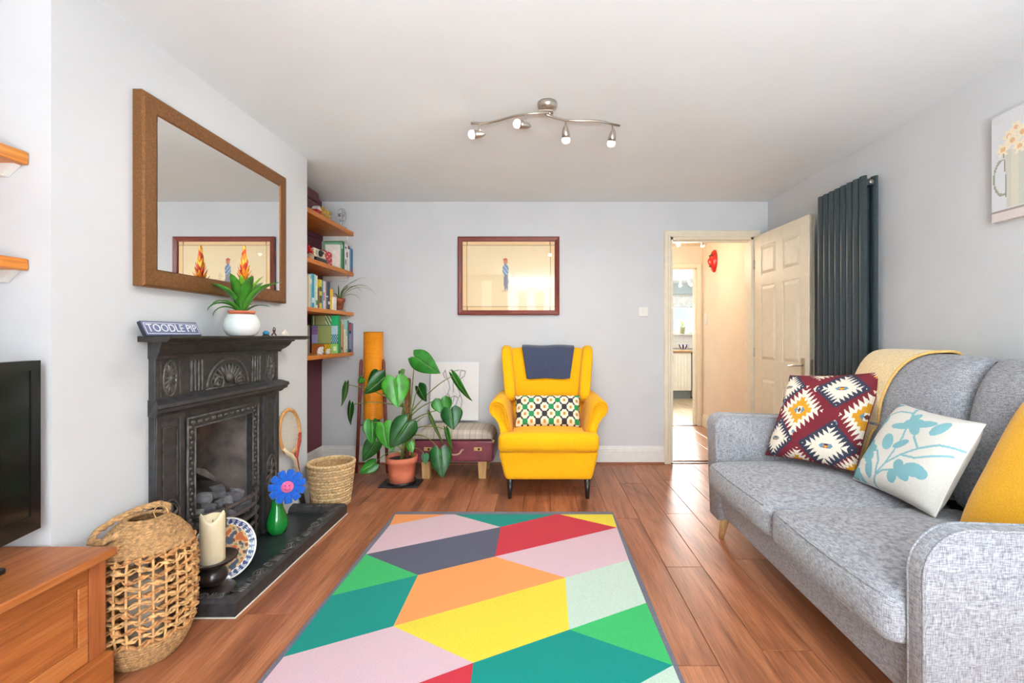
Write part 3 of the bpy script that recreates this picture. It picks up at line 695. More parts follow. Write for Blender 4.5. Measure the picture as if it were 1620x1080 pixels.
MB().tube([bp+Vector((0,0,.11)), bp+Vector((.012,0,.27))], [.01, .007], 8).build('flower_stem', BL[1], t, True)
FLW = [M('bract_red', (216, 62, 22), .45, vary=.2, scale=60), M('bract_orange', (242, 138, 28), .45, vary=.15, scale=60), M('bract_yellow', (250, 196, 60), .45, vary=.1)]
for k in range(46):
    q = k/45; a = k*2.4; z = .25+.165*q; ln = .056*(1-.45*q); m = MB()
    strap(m, bp+Vector((.012+.006*math.cos(a), .006*math.sin(a), z)), a, ln, .0085*(1-.3*q), .75+.75*q, -.55, 5, .4)
    m.build('bract', FLW[0 if k % 3 == 0 else (1 if k % 3 == 1 or q < .4 else 2)], t, True, solid=.001)
# trinkets
p = Vector((-1.47, 2.455, MT))
t = thing('trinket', 'small turquoise bead trinket beside the white flowerpot', 'ornament', p)
MB().ball(p+Vector((0,0,.014)), (.016, .016, .0135), 14, 10).build('bead', M('turquoise_glaze', (56, 150, 190), .2, coat=.5), t, True); MB().lathe([(.017, 0), (.019, .003), (.013, .006)], 14, p).build('base', M('dark_bronze', (64, 48, 40), .5), t)
p = Vector((-1.468, 2.525, MT))
t = thing('figurine', 'tiny dark wire figurine with looped arms on the mantel', 'ornament', p)
m = MB(); m.tube([p+Vector((.0, -.02, .004)), p+Vector((0, -.008, .014)), p+Vector((0, .005, .018)), p+Vector((0, .015, .006)), p+Vector((0,.022,.003))], .004, 6); m.build('body', M('copper_wire', (122, 70, 52), .4, .6), t, True)
m = MB(); m.tube([p+Vector((0, .002+.011*math.cos(a), .032+.014*math.sin(a))) for a in [2*math.pi*k/16 for k in range(16)]], .0022, 6, closed=True); m.build('loop', M('dark_bronze', (64, 48, 40), .5), t, True)
MB().ball(p+Vector((0,.0,.027)), .007, 8, 6).build('head', M('copper_wire', (122, 70, 52)), t, True)
p = Vector((-1.47, 2.63, MT))
def shell(u, v):
    a = u*math.pi; r = v; k = 1+.06*math.cos(22*a)
    return (p.x+.022*r*math.sin(math.pi*v)*.0-.0+.014*(1-r*r)*math.sin(a)**.5 if False else p.x+.018*(1-r*r)+.002, p.y+.036*r*math.cos(a)*k, p.z+.001+.034*r*math.sin(a)*k)
m = MB(); m.grid(shell, 44, 8); tag(m.build('seashell', M('shell_cream', (232, 220, 202), .4, vary=.15, scale=60), smooth=True, solid=.002), 'cream ridged seashell standing at the far end of the mantel', 'seashell')
# ------------------------------------------------------------------ on the hearth
p = Vector((-1.422, 1.985, HZT))
t = thing('candle_holder', 'turned dark wood candle holder standing on the hearth', 'candle holder', p)
DKW = M('espresso_wood', (44, 34, 32), .28, vary=.12, coat=.4)
MB().lathe([(.088, 0), (.09, .008), (.086, .016), (.06, .026), (.035, .032), (.026, .036)], 36, p).build('base', DKW, t, True)
MB().lathe([(.026, .034), (.045, .045), (.057, .066), (.058, .08), (.05, .1), (.034, .114), (.03, .118)], 36, p).build('ball_stem', DKW, t, True)
MB().lathe([(.03, .116), (.05, .122), (.085, .138), (.096, .152), (.094, .156), (.088, .153), (.07, .142), (.02, .138)], 40, p).build('dish', DKW, t, True)
c0 = p+Vector((0, 0, .139))
def candle(u, v):
    a = 2*math.pi*u; r = .047; top = .20+.012*math.sin(a*2+.5)+.008*math.cos(a*3)
    if v < .7: return (c0.x+r*math.cos(a), c0.y+r*math.sin(a), c0.z+top*v/.7)
    if v < .8: return (c0.x+(r-.005)*math.cos(a), c0.y+(r-.005)*math.sin(a), c0.z+top)
    q = (v-.8)/.2; return (c0.x+(r-.007)*(1-q*.99)*math.cos(a), c0.y+(r-.007)*(1-q*.99)*math.sin(a), c0.z+top-(top-.165)*min(1, q*2.5))
WAX = M('ivory_wax', (238, 220, 184), .45, vary=.03)
WAX.node_tree.nodes['Principled BSDF'].inputs['Subsurface Weight'].default_value = .25; WAX.node_tree.nodes['Principled BSDF'].inputs['Subsurface Radius'].default_value = (.03, .018, .01)
t = thing('pillar_candle', 'ivory pillar candle with a melted top on the dark candle holder', 'candle', c0)
MB().grid(candle, 40, 20).build('wax', WAX, t, True); MB().tube([c0+Vector((0,0,.163)), c0+Vector((.002,0,.178))], .0015, 6).build('wick', BLACKP, t)
# decorated plate
def platecol(u, v):
    a = u*2*math.pi; r = v
    if r > .955: return (230, 226, 220)
    if r > .80:
        return (226, 228, 234) if (math.sin(a*30)+math.sin(r*120+a*15)) > .55 else (52, 66, 108)
    if r > .77: return (222, 206, 168)
    x, y = r*math.cos(a), r*math.sin(a)
    s_ = math.sin(9*x+3*math.sin(7*y))+math.cos(8*y+2*math.sin(9*x)); q = math.sin(21*x+5*y)*math.sin(17*y-4*x)
    if s_ > 1.0: return (178, 92, 52)
    if s_ > .55: return (216, 156, 84)
    if s_ < -1.1: return (72, 84, 104)
    if q > .5: return (120, 64, 44)
    if q < -.55: return (110, 124, 96)
    return (200, 166, 128)
m = MB(); pr = .136
def plate(u, v): a = 2*math.pi*u; r = max(v, .004)*pr; z = .0 if v < .7 else .016*((v-.7)/.3)**1.4; return (r*math.cos(a), r*math.sin(a), z)
m.grid(plate, 150, 44, platecol)
pn = Vector((.78, -.50, .34)).normalized(); zup = Vector((0,0,1)); ex = zup.cross(pn).normalized(); ey = pn.cross(ex)
Mt = Matrix((ex, ey, pn)).transposed().to_4x4(); Mt.translation = Vector((-1.462, 2.112, HZT+.004+pr*.93)); m.xf(0, Mt)
tag(m.build('plate', PRINT('glazed_print', .25, coat=.5), smooth=True, solid=.004), 'decorated plate with a navy rim propped up behind the candle', 'plate')
# green glass vase, plush flower
p = Vector((-1.482, 2.58, HZT))
m = MB(); m.lathe([(.03, 0), (.045, .006), (.056, .04), (.056, .07), (.045, .11), (.032, .145), (.027, .18), (.027, .22), (.031, .245), (.029, .245), (.024, .22), (.024, .18), (.029, .145), (.042, .11), (.052, .07), (.052, .04), (.04, .012), (.005, .010)], 32, p)
tag(m.build('glass_vase', M('green_glass', (22, 140, 52), .06, vary=.1, scale=6, coat=.6), smooth=True), 'bulbous green glass vase at the far end of the hearth', 'vase')
hd = Vector((-1.405, 2.545, HZT+.275))
t = thing('plush_flower', 'blue plush flower with a pink smiling face standing in the green vase', 'plush toy', (p.x, p.y, HZT+.02))
BLU = FAB('blue_plush', (20, 78, 176), (40, 112, 214), 300, .95, sheen=.5); PNK = FAB('pink_plush', (226, 84, 140), (246, 128, 172), 300, .95, sheen=.5)
MB().tube([p+Vector((0,0,.02)), p+Vector((.0,-.003,.2)), p+Vector((.02,-.01,.27)), hd+Vector((-.02,.015,0))], .006, 8).build('stem', M('green_felt', (40, 120, 52), .9), t, True)
fn = Vector((.50, -.84, .12)).normalized(); fx = zup.cross(fn).normalized(); fy = fn.cross(fx); FM = Matrix((fx, fy, fn)).transposed().to_4x4(); FM.translation = hd
for k in range(11):
    a = 2*math.pi*k/11+.2; m = MB(); m.puff((.058, 0, 0), (.036, .0205, .011), .0108, n=6, fn=lambda q: Vector((q.x, q.y*(.55+.45*min(1, (q.x-.02)/.045)), q.z)))
    m.xf(0, FM @ Matrix.Rotation(a, 4, 'Z')); m.build('petal', BLU, t, True)
m = MB(); m.ball((0,0,.004), (.034, .034, .018), 20, 12); m.xf(0, FM); fc = m.build('face', PNK, t, True)
m = MB()
for s in (-1, 1): m.ball((s*.010, .008, .021), (.0028, .004, .002), 8, 6)
m.tube([(.016*math.cos(a), -.002+.014*math.sin(a), .0195) for a in [math.pi*1.12+.76*math.pi*k/10 for k in range(11)]], .0013, 6); m.xf(0, FM); m.build('smile', BLACKP, fc, True)
# ------------------------------------------------------------------ wooden tennis racket
b0 = Vector((-1.55, 3.01, .0)); hc = Vector((-1.562, 2.858, .55)); ax = (hc-b0).normalized(); nn = Vector((1, 0, 0)); nn = (nn-ax*nn.dot(ax)).normalized(); sd = ax.cross(nn)
t = thing('tennis_racket', 'old wooden tennis racket leaning on the wall beside the fireplace', 'tennis racket', b0)
RKW = WOOD('racket_ash', (196, 134, 74), (216, 156, 92), (228, 176, 118), 'z', .35, 2, .03); RKC = M('racket_cream', (236, 216, 182), .35); RKR = M('racket_red', (168, 56, 40), .4)
A_, B_ = .142, .112
hp = lambda a: hc+ax*(A_*math.cos(a))+sd*(B_*math.sin(a))
MB().tube([hp(2*math.pi*k/40) for k in range(40)], .0125, 8, closed=True, flat=.75, up=nn).build('head_frame', RKW, t, True)
for s in (-1, 1):
    thr = hc-ax*(A_+.02); MB().tube([hp(math.pi+s*1.15)+nn*.002, hp(math.pi+s*.7)+nn*.004, hp(math.pi+s*.35)-ax*.006+nn*.004, thr-ax*.03+sd*(-s*.008)+nn*.004, hc-ax*.33+sd*(-s*.006)+nn*.004], [.012, .0135, .0135, .012, .011], 8).build('throat', RKC if s > 0 else RKR, t, True)
MB().tube([hc-ax*.26, hc-ax*.36], [.014, .014], 8).build('shaft', RKC, t, True)
MB().tube([hc-ax*.355, b0+ax*.012], [.0155, .017], 8).build('grip', M('black_leather', (34, 30, 30), .6, bump=.5, bscale=60), t, True)
STR = M('racket_string', (236, 224, 196), .6)
for k in range(-8, 9):
    d = k*.0125
    if abs(d) < B_-.012: q = A_*math.sqrt(1-(d/B_)**2); m = MB(); m.tube([hc+sd*d-ax*q, hc+sd*d+ax*q], .0011, 4); m.build('string', STR, t)
for k in range(-10, 11):
    d = k*.0125
    if abs(d) < A_-.01: q = B_*math.sqrt(1-(d/A_)**2); m = MB(); m.tube([hc+ax*d-sd*q, hc+ax*d+sd*q], .0011, 4); m.build('string', STR, t)
# ------------------------------------------------------------------ woven waste basket
p = Vector((-1.41, 3.10, 0))
t = thing('waste_basket', 'round woven seagrass waste basket between hearth and alcove', 'basket', p)
SEA = [M('seagrass', (206, 168, 116), .8, vary=.22, scale=70, bump=.5, bscale=300), M('seagrass_light', (224, 190, 142), .8, vary=.2, scale=70, bump=.5, bscale=300)]
rad = lambda z: .112+.034*(z/.29)
MB().lathe([(rad(0)-.012, .004), (rad(.28)-.012, .28), (rad(.28)-.016, .28), (rad(0)-.018, .012)], 32, p).build('lining', M('basket_inside', (176, 138, 92), .9, vary=.2, scale=60), t, True)
rows = 15
for j in range(rows):
    z = .008+j*.0187; m = MB(); n = 18
    for s in (0, 1):
        pts = []
        for k in range(n*4):
            a = 2*math.pi*(k/(n*4)); ph = n*a+math.pi*(s+j % 2); rr = rad(z)-.003+.007*math.cos(ph); pts.append(p+Vector((rr*math.cos(a), rr*math.sin(a), z+.009+.0055*math.sin(ph))))
        m.tube(pts, .0075, 5, closed=True)
    m.build('woven_row', SEA[j % 2], t, True)
m = MB()
for s in (0, 1): m.tube([p+Vector(((rad(.29)-.002+.006*math.cos(30*a+s*math.pi))*math.cos(a), (rad(.29)-.002+.006*math.cos(30*a+s*math.pi))*math.sin(a), .292+.005*math.sin(30*a+s*math.pi))) for a in [2*math.pi*k/150 for k in range(150)]], .0075, 5, closed=True)
m.build('rim', SEA[1], t, True)
# ------------------------------------------------------------------ wicker lantern
p = Vector((-1.428, 1.655, 0))
t = thing('wicker_lantern', 'tall open-weave wicker lantern with a rope handle beside the pine cabinet', 'lantern', p)
WK = [M('wicker', (192, 136, 82), .7, vary=.25, scale=45, bump=.4, bscale=260), M('wicker_pale', (216, 166, 108), .7, vary=.22, scale=45, bump=.4, bscale=260), M('rush_cord', (186, 142, 94), .8, vary=.25, scale=80, bump=.6, bscale=300)]
def lr(z):
    tb = [(0, .085), (.03, .108), (.07, .128), (.12, .141), (.2, .145), (.32, .145), (.38, .141), (.42, .128), (.46, .098), (.49, .066), (.5, .05)]
    for (a, ra), (b, rb) in zip(tb, tb[1:]):
        if z <= b: q = (z-a)/(b-a); return ra+(rb-ra)*q
    return tb[-1][1]
NS = 26
for k in range(NS):
    a = 2*math.pi*k/NS; MB().tube([p+Vector(((lr(z)+.002)*math.cos(a), (lr(z)+.002)*math.sin(a), z)) for z in (.06, .1, .15, .2, .26, .32, .37, .41)], .0042, 6).build('stake', WK[1], t, True)
for j in range(11):
    z = .105+j*.0285; m = MB(); n = NS
    for s in (0, 1):
        pts = []
        for k in range(n*5):
            a = 2*math.pi*k/(n*5); ph = n*a+math.pi*s; rr = lr(z)-.001+.006*math.cos(ph); pts.append(p+Vector((rr*math.cos(a), rr*math.sin(a), z+.0075*math.sin(ph*.5+j*1.7+s*math.pi))))
        m.tube(pts, [.0088+.003*math.sin(k*1.3+j) for k in range(len(pts))], 5, closed=True, flat=.45)
    m.build('twisted_band', WK[j % 2], t, True)
def cordrow(z, r, mat, name, rr_=.005):
    m = MB()
    for s in (0, 1):
        m.tube([p+Vector(((r+.003*math.cos(26*a+s*math.pi))*math.cos(a), (r+.003*math.cos(26*a+s*math.pi))*math.sin(a), z+.003*math.sin(26*a+s*math.pi))) for a in [2*math.pi*k/130 for k in range(130)]], rr_, 5, closed=True)
    return m.build(name, mat, t, True)
for j in range(9): z = .008+j*.0105; cordrow(z, lr(z), WK[2], 'base_coil', .0062)
for j in range(14):
    q = j/13; z = .405+.09*q; cordrow(z, lr(z)-.001, WK[2], 'shoulder_coil', .0052)
MB().lathe([(.083, .002), (.083, .008), (.02, .008)], 24, p).build('floor_disc', WK[2], t)
m = MB()                                        # rope handle flopped to the near side
HP = [(.045, .035, .495), (.03, .062, .512), (-.005, .064, .52), (-.05, .03, .515), (-.085, -.03, .497), (-.105, -.075, .475), (-.088, -.115, .458), (-.045, -.118, .455), (0, -.07, .482), (.03, -.045, .495)]
for s in (0, 1, 2):
    pts = []
    for i in range(len(HP)-1):
        for q in range(7):
            f_ = q/7; b_ = Vector(HP[i]).lerp(Vector(HP[i+1]), f_); ph = (i*7+q)*.75+s*2.094; pts.append(p+b_+Vector((.0055*math.cos(ph), .0055*math.sin(ph)*.7, .0055*math.sin(ph))))
    m.tube(pts, .007, 6)
m.build('rope_handle', WK[2], t, True)
m = MB(); m.tube([p+Vector((.03+.026*math.cos(a), .03, .50+.026*math.sin(a))) for a in [2*math.pi*k/20 for k in range(20)]], .0022, 6, closed=True); m.build('wire_loop', WK[1], t, True)
c1 = p+Vector((0, 0, .009)); m = MB(); m.lathe([(.052, 0), (.055, .004), (.055, .27), (.05, .276), (.02, .268), (.004, .266)], 28, c1)
tag(m.build('pillar_candle', M('pale_wax', (226, 214, 192), .5, vary=.03), smooth=True), 'pale pillar candle inside the wicker lantern', 'candle')
# ------------------------------------------------------------------ pine cabinet and television
cY0, cY1, cX0, cX1, cT = .30, 1.477, -1.945, -1.40, .474
t = thing('tv_cabinet', 'orange pine cabinet with panelled front below the television', 'cabinet', ((cX0+cX1)/2, (cY0+cY1)/2, 0))
MB().box(cX0, cX1+.036, cY0-.02, cY1+.0, cT-.028, cT).build('top', PINE, t, bevel=.007)
MB().box(cX0, cX1-.02, cY0, cY1-.004, .1, cT-.028).build('carcass', PINE, t)
MB().box(cX0, cX1+.026, cY0, cY1-.002, 0, .137).build('plinth', PINE, t, bevel=.005)
mid = (cY0+cY1)/2
for a, b in ((cY1-.058, cY1-.004), (mid-.027, mid+.027), (cY0, cY0+.054)): MB().box(cX1-.02, cX1, a, b, .137, cT-.028).build('stile', PINEX, t, bevel=.002)
for a, b in ((mid+.029, cY1-.060), (cY0+.056, mid-.029)):
    d = MB().box(cX1-.018, cX1-.008, a, b, .14, cT-.032).build('door', PINE, t)
    m = MB(); f_ = .06
    m.box(cX1-.008, cX1-.001, a, b, cT-.032-f_, cT-.032); m.box(cX1-.008, cX1-.001, a, b, .14, .14+f_); m.box(cX1-.008, cX1-.001, a, a+f_, .14+f_, cT-.032-f_)
    m.box(cX1-.008, cX1-.001, b-.03, b, .14+f_, cT-.032-f_)
    m.build('door_frame', PINE, d, bevel=.003)
    MB().box(cX1-.008, cX1-.004, a+f_+.012, b-.042, .14+f_+.012, cT-.032-f_-.012).build('panel', PINE, d, bevel=.004)
    kz = .17; ky = a+.03; m = MB(); m.lathe([(.012, 0), (.009, .012), (.02, .022), (.021, .03), (.012, .036)], 18); m.xf(0, Matrix.Translation((cX1-.001, ky, .30)) @ Matrix.Rotation(R(90), 4, 'Y')); m.build('knob', M('dark_bronze', (64, 48, 40), .5), d, True)
tv0 = Vector((-1.575, 1.44, 0)); tv1 = Vector((-1.365, .54, 0)); du = (tv1-tv0).normalized(); nv = Vector((-du.y, du.x, 0))
if nv.x < 0: nv = -nv
tl = (tv1-tv0).length; tz0, tz1 = .548, 1.078
t = thing('television', 'black flat-screen television standing on the pine cabinet', 'television', tv0.lerp(tv1, .5)+Vector((0,0,cT)))
def tbox(a, b, n0, n1, z0, z1):
    m = MB(); vs = []
    for z in (z0, z1):
        for (s, n) in ((a, n0), (b, n0), (b, n1), (a, n1)): q = tv0+du*s+nv*n; vs.append((q.x, q.y, z))
    return m.add(vs, [(0,3,2,1),(4,5,6,7),(0,1,5,4),(1,2,6,5),(2,3,7,6),(3,0,4,7)])
tbox(0, tl, -.035, -.004, tz0, tz1).build('case', BLACKP, t, bevel=.006)
m = tbox(0, .035, -.004, 0, tz0, tz1); 
for (a, b, z0, z1) in ((tl-.035, tl, tz0, tz1), (.035, tl-.035, tz1-.03, tz1), (.035, tl-.035, tz0, tz0+.05)): m2 = tbox(a, b, -.004, 0, z0, z1); m.add(m2.v, m2.f)
m.build('bezel', M('gloss_black', (22, 22, 24), .18, vary=.03), t)
m = tbox(.035, tl-.035, -.006, -.003, tz0+.05, tz1-.03); m.build('screen', M('dark_screen', (16, 18, 17), .14, vary=.05, spec=.5), t)
tbox(tl/2-.05, tl/2+.05, -.03, -.012, cT+.015, tz0+.02).build('neck', BLACKP, t); tbox(tl/2-.16, tl/2+.16, -.12, .06, cT+.001, cT+.016).build('foot', BLACKP, t, bevel=.004)
t = thing('remote_control', 'black remote control lying on the pine cabinet', 'remote control', (-1.545, 1.235, cT))
MB().box(-1.57, -1.525, 1.165, 1.305, cT+.0005, cT+.018).build('body', BLACKP, t, bevel=.004)
for k in range(4): MB().box(-1.56, -1.535, 1.18+k*.03, 1.193+k*.03, cT+.018, cT+.021).build('button', M('grey_button', (120, 120, 122), .5), t)
# shelves of the near alcove
for nm, z0, z1 in (('upper', 1.708, 1.750), ('lower', 1.366, 1.404)):
    s_ = tag(MB().box(XL+.002, -1.654, .35, YB0-.002, z0, z1).build('wall_shelf', SHELFW, bevel=.005), '%s honey pine shelf above the television' % nm, 'shelf')
    m = MB(); m.prism([(XL+.002, z0), (-1.68, z0), (-1.72, z0-.038), (XL+.002, z0-.038)], lambda x, z: (x, YB0-.024, z), lambda x, z: (x, YB0-.002, z)); m.build('cleat', WHITEP, s_)
# ------------------------------------------------------------------ alcove shelves
SX = -1.665; SH = [(2.045, 2.083), (1.686, 1.721), (1.330, 1.362), (.974, 1.006)]
nm = ['top', 'second', 'third', 'bottom']
for i, (z0, z1) in enumerate(SH):
    s_ = tag(MB().box(XL+.002, SX, YB1+.004, YB-.004, z0, z1).build('wall_shelf', SHELFW, bevel=.004), '%s honey pine shelf in the plum alcove' % nm[i], 'shelf')
    MB().box(XL+.02, SX-.05, YB-.022, YB-.002, z0-.042, z0-.001).build('cleat', WHITEP, s_)
    MB().box(XL+.002, XL+.02, YB1+.01, YB-.002, z0-.042, z0-.001).build('wall_cleat', PURP, s_)
    if i == 3:
        m = MB(); n = 10; pr = [(0, 0), (0, -.13)]+[(.02+.16*(k/n), -.13+.13*(k/n)**2.2) for k in range(n+1)]
        m.prism(pr, lambda d, z: (XL+.1+d, YB1+.05, z0-.001+z), lambda d, z: (XL+.1+d, YB1+.085, z0-.001+z)); m.build('bracket', SHELFW, s_)
def ypx(px, X): return -X*F/(852-px)
def zpy(py, Y): return ZC+(530-py)*Y/F
PAPER = M('page_edges', (236, 228, 210), .9)
def book(px0, px1, pyt, shelf, col, label, X=-1.70, depth=.15, cat='book', band=None, name='book', ins=0):
    if px0 >= 536: X = -1.668; px0, px1 = 536+(px0-536)*.89, 536+(px1-536)*.89
    y0, y1 = ypx(px0, X)+.0006, ypx(px1, X)-.0006; zb = SH[shelf][1]+.0005; zt = zpy(pyt, (y0+y1)/2)
    t = thing(name, label, cat, ((X-depth/2), (y0+y1)/2, zb))
    cv = M('cover_%d_%d_%d' % col, col, .5, vary=.06, scale=40); th = min(.003, (y1-y0)*.15)
    m = MB(); m.box(X-depth, X-.004, y0, y0+th, zb, zt); m.box(X-depth, X-.004, y1-th, y1, zb, zt); m.box(X-.005, X, y0, y1, zb, zt); m.build('cover', cv, t)
    MB().box(X-depth+.005, X-.005, y0+th, y1-th, zb+.003, zt-.004).build('pages', PAPER, t)
    if band:
        for (f0, f1, bc) in band: MB().box(X, X+.0008, y0+.0005, y1-.0005, zb+(zt-zb)*f0, zb+(zt-zb)*f1).build('spine_label', M('cover_%d_%d_%d' % bc, bc, .5, vary=.06, scale=40), t)
    return t
W_ = (238, 234, 224)
# third shelf
book(485.5, 488.4, 436, 2, (196, 178, 140), 'tan book at the near end of the third alcove shelf')
book(488.4, 490.8, 434, 2, (236, 224, 190), 'cream paperback between tan and pale blue books, third shelf')
book(490.8, 493.2, 433, 2, (150, 206, 220), 'pale blue thin book on the third alcove shelf', band=[(.7, .85, W_)])
book(493.2, 497.2, 433, 2, (52, 168, 192), 'turquoise thick book on the third alcove shelf', band=[(.15, .3, (220, 240, 240))])
book(497.2, 499.8, 434.5, 2, (196, 224, 210), 'pale mint book next to the turquoise one, third shelf')
book(499.8, 502.4, 436, 2, (240, 236, 214), 'off-white book left of the yellow ones on the third shelf', band=[(.1, .25, (90, 150, 90))])
book(502.4, 505.2, 455, 2, (112, 84, 50), 'short brown book on the third alcove shelf')
book(505.2, 509.2, 442, 2, (232, 206, 50), 'tall yellow book with dark titles on the third shelf', band=[(.2, .45, (90, 80, 40)), (.6, .75, (90, 80, 40))])
book(509.2, 511.6, 443, 2, (88, 160, 176), 'slim blue-green book right of the tall yellow one')
book(511.6, 513.6, 444.5, 2, W_, 'slim white book on the third alcove shelf', band=[(.3, .6, (196, 120, 140))])
book(513.6, 516.0, 445, 2, (214, 190, 196), 'slim dusty pink book on the third alcove shelf')
book(516.0, 519.0, 446, 2, (78, 80, 92), 'charcoal book beside the dusty pink one, third shelf', band=[(.45, .5, (220, 220, 220))])
book(519.0, 522.0, 446.5, 2, (52, 62, 88), 'dark navy book on the third alcove shelf', band=[(.2, .3, (220, 220, 220))])
book(522.4, 527.0, 457, 2, (240, 196, 30), 'short bright yellow book near the spider plant')
tag(MB().box(-1.745, -1.69, ypx(527.4, -1.69), ypx(532.6, -1.69), SH[2][1]+.0005, zpy(470, 3.79)).build('card_box', M('white_card', (238, 232, 226), .7), bevel=.002), 'small white box in front of the spider plant pot', 'box')
# spider plant
sp = Vector((-1.735, 3.955, SH[2][1]))
t = thing('spider_plant', 'spider plant with long arching leaves in a terracotta pot, third shelf', 'potted plant', sp)
MB().lathe([(.05, .0), (.056, .002), (.058, .012), (.05, .012)], 24, sp).build('saucer', M('grey_saucer', (160, 160, 156), .6), t, True)
TERD = M('weathered_terracotta', (176, 96, 66), .85, vary=.2, scale=30, bump=.2)
MB().lathe([(.031, .013), (.043, .085), (.05, .085), (.052, .115), (.046, .115), (.042, .095)], 24, sp).build('pot', TERD, t, True)
MB().lathe([(.044, .098), (.02, .104)], 18, sp).build('soil', SOIL, t, True)
SPL = M('spider_leaf', (112, 138, 72), .5, vary=.3, scale=30)
for i, (az, ln, ri, dr) in enumerate([(.35,.33,1.25,1.3),(.15,.30,1.1,1.6),(-.1,.36,1.0,1.9),(.2,.36,.95,2.0),(-.3,.30,1.2,2.4),(.5,.24,1.3,1.0),(-.7,.22,1.1,1.3),(-1.2,.16,1.25,.9),(.05,.22,.8,2.2),(.8,.2,1.35,.8),(-1.6,.14,1.0,1.8),(1.2,.14,1.3,.8)]):
    m = MB(); strap(m, sp+Vector((.008*math.cos(az), .008*math.sin(az), .1)), az, ln, .0055, ri, dr, 12, .3); m.build('leaf', SPL, t, True, solid=.0008)
# bottom shelf
book(485.5, 487.4, 515, 3, (170, 160, 150), 'thin grey book at the near end of the bottom alcove shelf', X=-1.72)
book(487.4, 490.6, 514, 3, (110, 104, 96), 'dark taupe book left of the green album, bottom shelf', X=-1.72)
aY = 3.79; ax0, ax1 = (493-852)*aY/F, (536.6-852)*aY/F; az0, az1 = SH[3][1]+.0005, zpy(499, aY)
def album(u, v):
    if u > .955: return (60, 150, 90)
    if abs(v-.74) < .012 or abs(v-.26) < .012: return (40, 132, 78)
    if v > .74:
        if u > .72: return (44, 186, 116)
        if u > .5: return (226, 232, 200) if math.sin(u*60+v*40) > .2 else (90, 130, 80)
        if u < .14: return (72, 120, 66) if abs(u-.08) > .025 else (226, 232, 200)
        return (168, 172, 112)
    if v > .26:
        if u < .22: return ((120, 88, 150) if math.sin(u*130)*math.sin(v*70) > 0 else (160, 128, 176)) if v > .5 else (164, 160, 204)
        if u > .72: return (176, 210, 214) if v > .5 else ((52, 108, 128) if math.sin(u*100)*math.sin(v*60) > 0 else (150, 196, 206))
        return (158, 168, 104)
    if u < .46: return (188, 104, 48)
    if u < .7: return (226, 186, 30) if math.sin(u*70)*math.sin(v*60) > -.2 else (120, 110, 30)
    return (150, 206, 110) if max(abs(u-.84), abs(v-.13)) > .06 else (226, 236, 190)
t = thing('photo_album_box', 'large green patchwork photo album facing out on the bottom alcove shelf', 'album', ((ax0+ax1)/2, aY+.01, az0))
MB().box(ax0, ax1, aY+.001, aY+.024, az0, az1).build('body', M('album_edge', (60, 150, 90), .6), t)
MB().grid(lambda u, v: (ax0+(ax1-ax0)*u, aY, az0+(az1-az0)*v), 60, 60, album).build('cover', PRINT('paper_print', .5), t)
book(539.4, 540.4, 508, 3, (120, 124, 116), 'grey slip-case book right of the green album')
book(540.5, 542.4, 511, 3, (216, 190, 120), 'straw-coloured book on the bottom alcove shelf', band=[(.1, .2, (80, 60, 40))])
book(542.4, 544.6, 513, 3, (206, 134, 60), 'orange-brown slim book on the bottom alcove shelf')
book(544.6, 548.4, 506, 3, (236, 228, 206), 'cream book with pale blue label on the bottom shelf', band=[(.72, .98, (150, 208, 210))])
book(548.4, 551.4, 505, 3, (166, 210, 196), 'pale aqua book right of the cream one, bottom shelf', band=[(.1, .5, (236, 228, 206))])
book(551.4, 554.0, 507, 3, (42, 120, 110), 'slim teal book on the bottom alcove shelf')
book(554.2, 558.0, 510, 3, (44, 44, 72), 'navy book with red and white label near the wall, bottom shelf', band=[(.72, .95, (196, 60, 66)), (.1, .62, (150, 150, 180))])
book(558.0, 561.6, 511, 3, (124, 124, 164), 'lavender book last on the bottom alcove shelf')
def elephant(y, s, label):
    p = Vector((-1.682, y, SH[3][1])); t = thing('elephant_ornament', label, 'ornament', p); PW_ = M('spotted_porcelain', (232, 226, 220), .3, vary=.2, scale=70)
    MB().ball(p+Vector((0, 0, .032*s)), (.011*s, .025*s, .018*s), 14, 10).build('body', PW_, t, True)
    MB().ball(p+Vector((0, .028*s, .042*s)), (.009*s, .012*s, .012*s), 12, 8).build('head', PW_, t, True)
    MB().tube([p+Vector((0, .036*s, .042*s)), p+Vector((0, .045*s, .028*s)), p+Vector((0, .046*s, .012*s)), p+Vector((0, .052*s, .008*s))], [.005*s, .004*s, .003*s, .0025*s], 8).build('trunk', PW_, t, True)
    for dx in (-.006, .006):
        for dy in (-.014, .014): MB().tube([p+Vector((dx*s, dy*s, .0005)), p+Vector((dx*s, dy*s, .028*s))], .0065*s, 8).build('leg', PW_, t, True)
        MB().ball(p+Vector((dx*1.6*s, .022*s, .043*s)), (.003*s, .009*s, .011*s), 10, 6).build('ear', PW_, t, True)
elephant(3.50, 1.15, 'larger white spotted elephant ornament in front of the green album'); elephant(3.63, .8, 'smaller white spotted elephant ornament in front of the green album')
